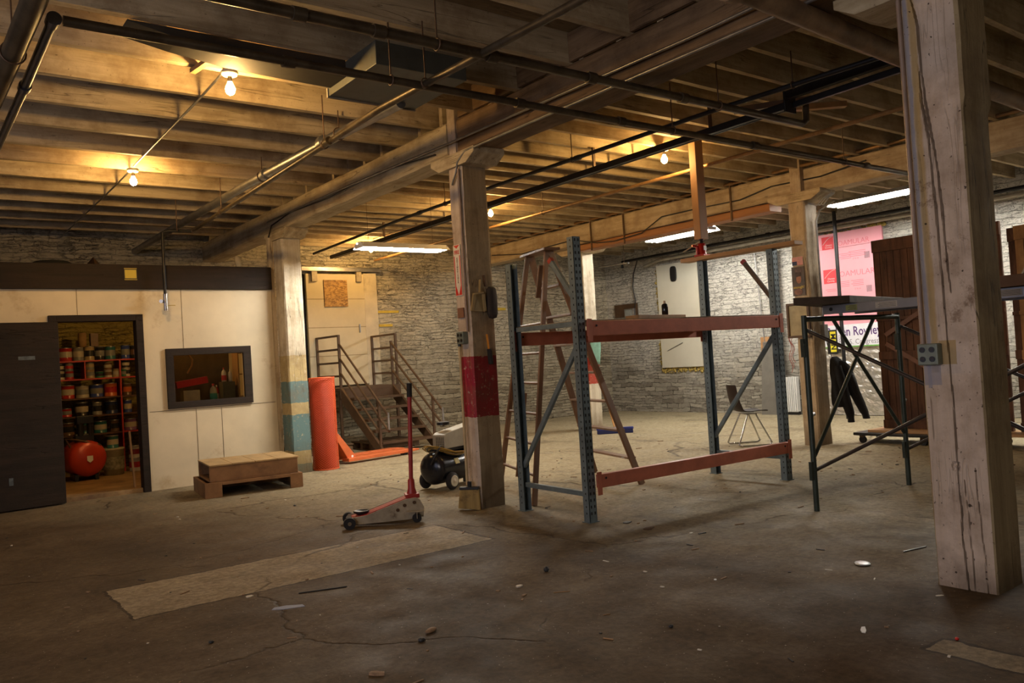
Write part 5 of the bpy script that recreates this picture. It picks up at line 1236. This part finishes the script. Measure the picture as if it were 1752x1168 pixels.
def ell(m, rows, n=18):
    q = []
    for (x, y, z, rx, ry, a) in rows:
        for i in range(n):
            t_ = 2*PI*i/n; f_ = 1+.07*math.sin(5*t_+z*14)
            px, py = rx*math.cos(t_)*f_, ry*math.sin(t_)*f_
            q.append((x+px*math.cos(a)-py*math.sin(a), y+px*math.sin(a)+py*math.cos(a), z))
    k = len(rows)
    m.add(q, [(r_*n+i, r_*n+(i+1) % n, (r_+1)*n+(i+1) % n, (r_+1)*n+i) for r_ in range(k-1) for i in range(n)], True)
    m.add(q[:n], [tuple(range(n))]); m.add(q[-n:], [tuple(range(n))])
m = MB(); ell(m, [(9.40, 5.70, 1.09, .03, .03, 0), (9.42, 5.70, 1.06, .08, .05, 0), (9.45, 5.69, 1.0, .14, .065, 0), (9.47, 5.69, .88, .17, .075, 0), (9.47, 5.68, .74, .18, .08, 0), (9.46, 5.68, .60, .17, .08, 0), (9.44, 5.68, .50, .145, .08, 0), (9.43, 5.68, .46, .12, .07, 0)]); m.build('jacket_body', M_jk, jk)
m = MB(); ell(m, [(9.46, 5.66, 1.03, .06, .05, 0), (9.52, 5.65, .95, .10, .065, 0), (9.58, 5.63, .80, .10, .065, 0), (9.65, 5.61, .64, .088, .06, 0), (9.72, 5.59, .48, .075, .055, 0), (9.775, 5.575, .37, .06, .05, 0), (9.80, 5.57, .33, .045, .04, 0), (9.815, 5.565, .28, .052, .04, 0)]); m.build('sleeve', M_jk, jk)
m = MB(); ell(m, [(9.37, 5.66, .98, .05, .05, 0), (9.40, 5.63, .75, .075, .06, 0), (9.44, 5.61, .52, .075, .055, 0), (9.49, 5.60, .38, .065, .05, 0), (9.51, 5.60, .31, .045, .035, 0), (9.515, 5.60, .26, .052, .036, 0)]); m.build('sleeve', M_jk, jk)
MB().tube([(9.37, 5.79, 1.35), (9.375, 5.76, 1.2), (9.39, 5.72, 1.06)], .004, 5).build('hanging_strap', M_blackp, jk)

# ---- right wall: boarded window, pink insulation and what stands there
w2 = struct(MB().box(12.94, 13.0, 10.72, 11.80, .93, 3.08).build('window_2', pm('board_white', (.60, .57, .47), .6, 0, .08, 1.5, (.4, .36, .26), .66, .05), None, .003))
random.seed(12)
m = MB()
for k in range(420):
    s = random.random()
    if s < .36: yy, zz = random.uniform(10.68, 11.86), .885+random.gauss(0, .025)
    elif s < .7: yy, zz = 11.835+random.gauss(0, .018), random.uniform(.9, 3.0)
    else: yy, zz = 10.68+random.gauss(0, .016), random.uniform(.9, 2.4)
    r = random.uniform(.010, .026); m.ball((12.985, yy, zz), r*.9, r*random.uniform(.7, 1.5), r*random.uniform(.7, 1.5), 7, 5)
lb(m.build('foam_edging', pm('foam_yellow', (.42, .31, .08), .9, 0, .4, 15, (.2, .14, .04), .55, .5), w2), 'bumpy yellow foam edging')['kind'] = 'stuff'
vt = thing('wall_vent', 'black oval vent high on the white boarded window', 'vent', (12.9, 11.35, 2.85))
m = MB(); m.prism([(11.32+.08*math.copysign(abs(math.cos(a))**.6, math.cos(a)), 2.86+.16*math.copysign(abs(math.sin(a))**.6, math.sin(a))) for a in [2*PI*k/24 for k in range(24)]], lambda a, b, h: (12.90+h, a, b), .04); m.build('vent_hood', M_blackp, vt, .01)
tag(MB().bar((12.93, 11.2, .98+.45), (12.935, 11.62, 1.28), .02, .012).build('stick', M_galv, None, local=(12.93, 11.4, 1.3)), 'thin pale stick leaning on the white boarded window', 'stick')
eb = thing('electric_panel', 'grey electric panel on a brown backboard near the far corner', 'electrical panel', (12.95, 12.75, 2.2))
MB().box(12.93, 12.97, 12.42, 13.10, 2.08, 2.36).build('backboard', M_rust, eb); MB().box(12.86, 12.93, 12.46, 12.74, 1.95, 2.25).build('panel_case', M_galv, eb, .006); MB().box(12.855, 12.86, 12.5, 12.7, 1.98, 2.22).build('panel_door', pm('panel_grey', (.3, .32, .31), .5), eb)
MB().tube([(12.93, 12.3, 3.3), (12.93, 12.45, 3.0), (12.93, 12.5, 2.7), (12.93, 12.44, 2.4), (12.93, 12.5, 2.2)], .012, 8).build('feed_cable', M_blackp, eb)
sw = thing('wall_outlet', 'outlet on a yellow wood plate with a conduit up the right wall', 'outlet', (12.95, 9.22, 1.3))
MB().box(12.95, 12.975, 9.13, 9.33, 1.13, 1.43).build('wood_plate', M_woodY, sw, .003); MB().box(12.91, 12.95, 9.16, 9.26, 1.22, 1.34).build('outlet_housing', M_galv, sw, .006)
MB().cyl((12.95, 9.24, 1.34), (12.95, 9.34, 3.05), .010).build('conduit_run', M_galv, sw)
lp = thing('leaning_sheet', 'translucent grey sheet leaning on the right wall behind the chair', 'sheet', (12.85, 9.1, 0))
m = MB(); m.add([(12.80, 9.30, 0), (12.80, 8.95, 0), (12.93, 8.93, 1.32), (12.93, 9.12, 1.34), (12.93, 9.30, 1.22)], [(0, 1, 2, 3, 4)]); o = m.build('sheet', pm('plastic_grey', (.17, .16, .14), .35, 0, .2, 5), lp); o.modifiers.new('s', 'SOLIDIFY').thickness = .006
tag(MB().box(12.85, 12.92, 8.83, 8.93, 0.1, 3.0).build('steel_channel', pm('channel_grey', (.075, .07, .07), .5, .5, .2, 6), None, .004, local=(12.9, 8.88, .1)), 'dark vertical steel channel on the right wall left of the radiator', 'channel')
rd = thing('radiator', 'white column radiator on the right wall', 'radiator', (12.9, 8.66, 0))
for k in range(6): MB().box(12.84, 12.94, 8.565+.037*k, 8.592+.037*k, .05, .68).build('radiator_column', M_white, rd, .01)
MB().box(12.86, 12.92, 8.56, 8.78, .0, .06).build('radiator_foot', M_blackp, rd)
# pink board
pk = thing('insulation_board', 'pink foam insulation board with red printing fixed over a window', 'insulation', (12.95, 7.5, 1.2))
M_pink = pm('pink_foam', (.80, .34, .40), .6, 0, .05, 3); M_pr = flat('print_red', (.72, .03, .045), .6); M_pl = flat('print_pink', (.72, .18, .22), .6); M_pw = flat('print_white', (.85, .62, .62), .6)
MB().box(12.935, 12.975, 6.85, 8.12, 1.62, 2.86).build('foam_sheet', M_pink, pk); MB().box(12.93, 12.97, 6.85, 8.12, 2.865, 3.12).build('foam_sheet', M_pink, pk); MB().box(12.93, 12.975, 6.85, 8.12, 1.17, 1.615).build('foam_sheet', M_pink, pk)
FX2 = 12.934
def logo(y, z, s):
    m = MB(); m.box(FX2-.001, FX2-.0002, y-s/2, y+s/2, z-s/2, z+s/2); lb(m.build('logo_square', M_pr, pk), 'red logo square')
    pts = []
    for k in range(13):
        a = PI/2*k/12; pts.append((FX2-.0015, y+s/2-s*.9*math.sin(a), z-s*.35+s*.75*(1-math.cos(a))+0*a))
    m = MB(); m.tube([(FX2-.0012, y+s*.42-s*.84*k/12, z-s*.1+s*.55*math.sin(PI*.5*k/12)) for k in range(13)], .0045, 4); m.build('logo_arc', M_pw, pk)
    text('Owens', face_x(FX2-.0012, y-.02, z-s*.17), s*.19, M_pw, pk); text('Corning', face_x(FX2-.0012, y-.01, z-s*.34), s*.17, M_pw, pk)
FX2 = 12.929; logo(7.82, 2.965, .22); FX2 = 12.934; logo(7.82, 2.41-.02, .24)
FX2 = 12.934
text('FOAMULAR', face_x(FX2-.0005, 7.36, 2.40), .135, M_pl, pk, bold=-.004); text('FOAMULAR', face_x(12.929, 7.38, 2.925), .12, M_pl, pk, bold=-.004)
for yy, zz, wd, nl in ((7.57, 2.27, .20, 4), (7.33, 2.27, .22, 4), (7.52, 2.74, .22, 4), (7.30, 2.76, .3, 4), (7.82, 2.16, .2, 2), (7.85, 1.88, .2, 2), (7.7, 1.7, .12, 2)):
    m = MB()
    for j in range(nl): m.box(FX2-.0006, FX2-.0001, yy-wd/2, yy+wd/2-.03*(j % 2), zz-.028*j, zz-.028*j+.010)
    m.build('fine_print', M_pl, pk)
text('2" R-10', face_x(FX2-.0005, 7.33, 2.13), .035, M_pl, pk); text('2" R-10', face_x(FX2-.0005, 7.33, 2.64), .035, M_pl, pk)
for zz in (2.62, 2.06):
    m = MB()
    for j in range(9): m.box(FX2-.0006, FX2-.0001, 7.08+.011*j, 7.085+.011*j+.004*(j % 2), zz, zz+.11)
    lb(m.build('bar_code', flat('print_grey', (.18, .14, .16), .6), pk), 'grey bar code')
# political sign and stickers
sgn = thing('sign', 'white campaign sign with purple lettering under the pink insulation', 'sign', (12.9, 7.4, 1.2))
MB().box(12.905, 12.92, 6.92, 7.98, 1.16, 1.545).build('board', flat('sign_board', (.78, .78, .84), .5), sgn); MB().box(12.904, 12.9045, 6.92, 7.98, 1.16, 1.18).build('green_edge', flat('green_edge', (.16, .42, .08)), sgn)
M_pu = flat('purple_ink', (.09, .03, .17), .5)
text('Coleen Rowley', face_x(12.9035, 7.47, 1.42), .215, M_pu, sgn, sx=.76, bold=.012)
text('for U.S. Congress', face_x(12.9035, 7.40, 1.245), .125, flat('grey_ink', (.25, .23, .28)), sgn, sx=.86)
s2 = thing('sticker', 'yellow and black sign turned on its side at the left of the campaign sign', 'sign', (12.89, 7.85, 1.25))
MB().box(12.888, 12.895, 7.74, 7.93, 1.06, 1.47).build('sticker_board', M_blackp, s2); MB().box(12.8865, 12.8875, 7.765, 7.87, 1.09, 1.44).build('yellow_field', flat('safety_yellow', (.75, .66, .02)), s2)
text('MAN', MX((12.8855, 7.818, 1.265), (0, 0, -1), (0, -1, 0)), .125, M_blackp, s2, bold=.03)
s3 = thing('sticker', 'white strip with small upright grey lettering beside the yellow sign', 'sign', (12.89, 7.66, 1.3))
MB().box(12.888, 12.895, 7.60, 7.735, 1.14, 1.49).build('sticker_board', flat('sign_board', (.78, .78, .84), .5), s3)
text('COUNTY', MX((12.8875, 7.70, 1.27), (0, 0, -1), (0, -1, 0)), .05, M_pu, s3); text('COMMISSIONER', MX((12.8875, 7.64, 1.31), (0, 0, -1), (0, -1, 0)), .045, M_pu, s3, sx=.85)
fo = thing('foil_sheet', 'wrinkled silver foil sheet below the campaign sign', 'foil', (12.93, 7.5, 0))
m = MB(); q = []; NJ, NK = 50, 50
for i in range(NJ+1):
    for j in range(NK+1):
        yy = 6.85+1.40*i/NJ; zz = .01+1.15*j/NK
        q.append((12.95+.016*noise.noise(Vector((yy*9, zz*14, 2)))+.008*noise.noise(Vector((yy*30, zz*30, 7))), yy, zz))
m.add(q, [(i*(NK+1)+j, i*(NK+1)+j+1, (i+1)*(NK+1)+j+1, (i+1)*(NK+1)+j) for i in range(NJ) for j in range(NK)]); m.build('foil', pm('silver_foil', (.55, .54, .52), .32, .75, .15, 8, (.35, .28, .18), .66, .2), fo)
tag(MB().cyl((12.4, 7.35, .0), (12.4, 7.35, 3.4), .03, n=12).build('vertical_pipe', M_pipe_dark, None, local=(12.4, 7.35, 0)), 'dark vertical pipe standing in front of the pink insulation', 'pipe')
m = MB()
for k in range(60):
    yy = random.choice((random.uniform(6.8, 7.1), random.uniform(6.8, 8.1))); r = random.uniform(.015, .032); m.ball((12.962, yy, 3.13+random.uniform(-.02, .03)), r, r, r*.8, 8, 6)
lb(m.build('foam_edging', pm('foam_yellow', (.42, .31, .08), .9, 0, .4, 15, (.2, .14, .04), .55, .5), pk), 'bumpy yellow foam edging')['kind'] = 'stuff'

# ---- litter on the floor
def bit(name, label, cat, x, y, sx, sy, sz, mat, rz=0, shape='box'):
    m = MB(T(x, y, 0, rz))
    if shape == 'box':
        m.prism([(-sx, -sy*.7), (-sx*.3, -sy), (sx, -sy*.5), (sx*.8, sy*.7), (-sx*.2, sy), (-sx*.9, sy*.5)], lambda a, b, h: (a, b, h), sz)
    elif shape == 'stick': m.cyl((-sx, 0, sz), (sx, 0, sz), sz, n=7)
    else:
        m.ball((0, 0, sz*.8), sx, sy, sz, 10, 7)
        o_ = len(m.v)
        for i in range(o_): v_ = m.v[i]; m.v[i] = v_+Vector((1, 1, .3))*(.25*sz*noise.noise(v_*60))
        for i in range(o_): m.v[i].z = max(.0005, m.v[i].z)
    tag(m.build(name, mat, None, local=(x, y, 0)), label, cat)
M_bl = flat('paper_blue', (.24, .27, .38), .6); M_wh = flat('paper_white', (.62, .56, .46), .6); M_st = pm('crumb_stone', (.28, .17, .09), .8, 0, .4, 30); M_bk = flat('dark_bit', (.03, .03, .03), .6)
bit('paper_scrap', 'torn bluish paper scrap in front of the pale floor patch', 'paper', 1.72, 4.45, .09, .035, .002, M_bl, -.5)
bit('paper_scrap', 'tiny white paper scrap on the near edge of the pale floor patch', 'paper', 1.64, 4.85, .022, .02, .004, M_wh)
bit('rubble', 'brown lump of rubble in the middle foreground', 'rubble', 2.05, 3.48, .04, .02, .011, M_st, .4, 'ball')
bit('rubble', 'small dark crumb just below the brown lump in the foreground', 'rubble', 1.95, 3.4, .018, .016, .010, M_bk, 0, 'ball')
bit('wood_chip', 'tan wood chip at the bottom edge of the floor', 'wood chip', 1.6, 3.18, .035, .014, .012, M_st, -.9)
bit('metal_cap', 'small dark round cap lying on the floor before the red banded post', 'cap', 3.13, 3.9, .018, .018, .018, M_bk, 0, 'ball')
bit('paper_scrap', 'pale square scrap on the floor left of the dark cap', 'paper', 2.82, 3.77, .02, .016, .008, M_wh)
bit('wood_chip', 'orange chip on the floor beside the pale square scrap', 'wood chip', 2.73, 3.61, .02, .01, .006, M_st, .3)
bit('straw_piece', 'thin straw lying right of the orange chip', 'straw', 2.91, 3.5, .045, .002, .002, M_woodY, -.6, 'stick')
bit('straw_piece', 'thin straw lying nearer the camera in the middle of the floor', 'straw', 2.8, 3.03, .02, .002, .002, M_woodY, -.3, 'stick')
bit('wood_chip', 'thin pale splinter near the bottom centre of the floor', 'wood chip', 2.56, 2.77, .025, .004, .003, M_woodY, -1.2, 'stick')
bit('paper_scrap', 'small white fleck in front of the rack upright', 'paper', 4.45, 3.89, .016, .012, .004, M_wh)
bit('plastic_wrapper', 'crumpled clear plastic wrapper left of the big foreground post', 'wrapper', 4.41, 2.59, .06, .045, .007, M_galv, .7, 'ball')
bit('paper_scrap', 'white fleck at the foot of the big foreground post', 'paper', 4.1, 2.01, .02, .008, .003, M_wh, -.6)
bit('plastic_bit', 'tiny red cap near the pale strip at the bottom right', 'cap', 3.55, 1.68, .010, .008, .007, M_sr, 0, 'ball')
bit('stick', 'pale stick lying left of the big foreground post', 'stick', 4.9, 2.53, .10, .004, .004, M_galv, -.2, 'stick')
bit('stick', 'short dark stick on the floor before the pale floor patch', 'stick', 2.0, 4.62, .14, .006, .004, M_bk, -.35, 'stick')
bit('steel_plate', 'small rusty plate on the floor right of the rack foot', 'plate', 4.39, 4.24, .05, .035, .006, M_rust, .2)
bit('steel_plate', 'small dark plate on the floor close to the rack foot', 'plate', 4.45, 4.52, .04, .03, .005, M_bk, .2)
bit('foil_fleck', 'shiny foil flecks at the bottom right of the floor', 'foil', 3.41, 2.02, .04, .012, .004, M_white, .5)
bit('foil_fleck', 'shiny foil fleck in the floor centre right', 'foil', 3.63, 3.02, .010, .008, .004, M_white, .5)
bit('pebble', 'dark pebble left of the bluish paper scrap', 'pebble', 1.21, 4.17, .014, .012, .008, M_bk, 0, 'ball')
bit('pebble', 'dark pebble on the floor at the centre right foreground', 'pebble', 2.87, 2.67, .014, .01, .008, M_bk, 0, 'ball')

# sweepings: grit nobody could count
random.seed(31); m = MB()
for k in range(330):
    x = random.uniform(.6, 9.0); y = random.uniform(1.2, 9.0)
    if math.hypot(x, y) < 2.0: continue
    r = random.uniform(.0015, .0055)*(1+.12*math.hypot(x, y)); a = random.uniform(0, PI); l = r*random.choice((1, 1, 1.5, 4))
    m.M = T(x, y, 0, a); m.cm = random.choice((0, 0, 0, 1, 2)); m.box(-l, l, -r*.7, r*.7, .0002, r*.7)
m.M = Matrix()
tag(m.build('floor_grit', [M_st, M_bk, M_wh], None, local=(4, 4, 0)), 'scattered grit and splinters all over the concrete floor', 'grit', kind='stuff')
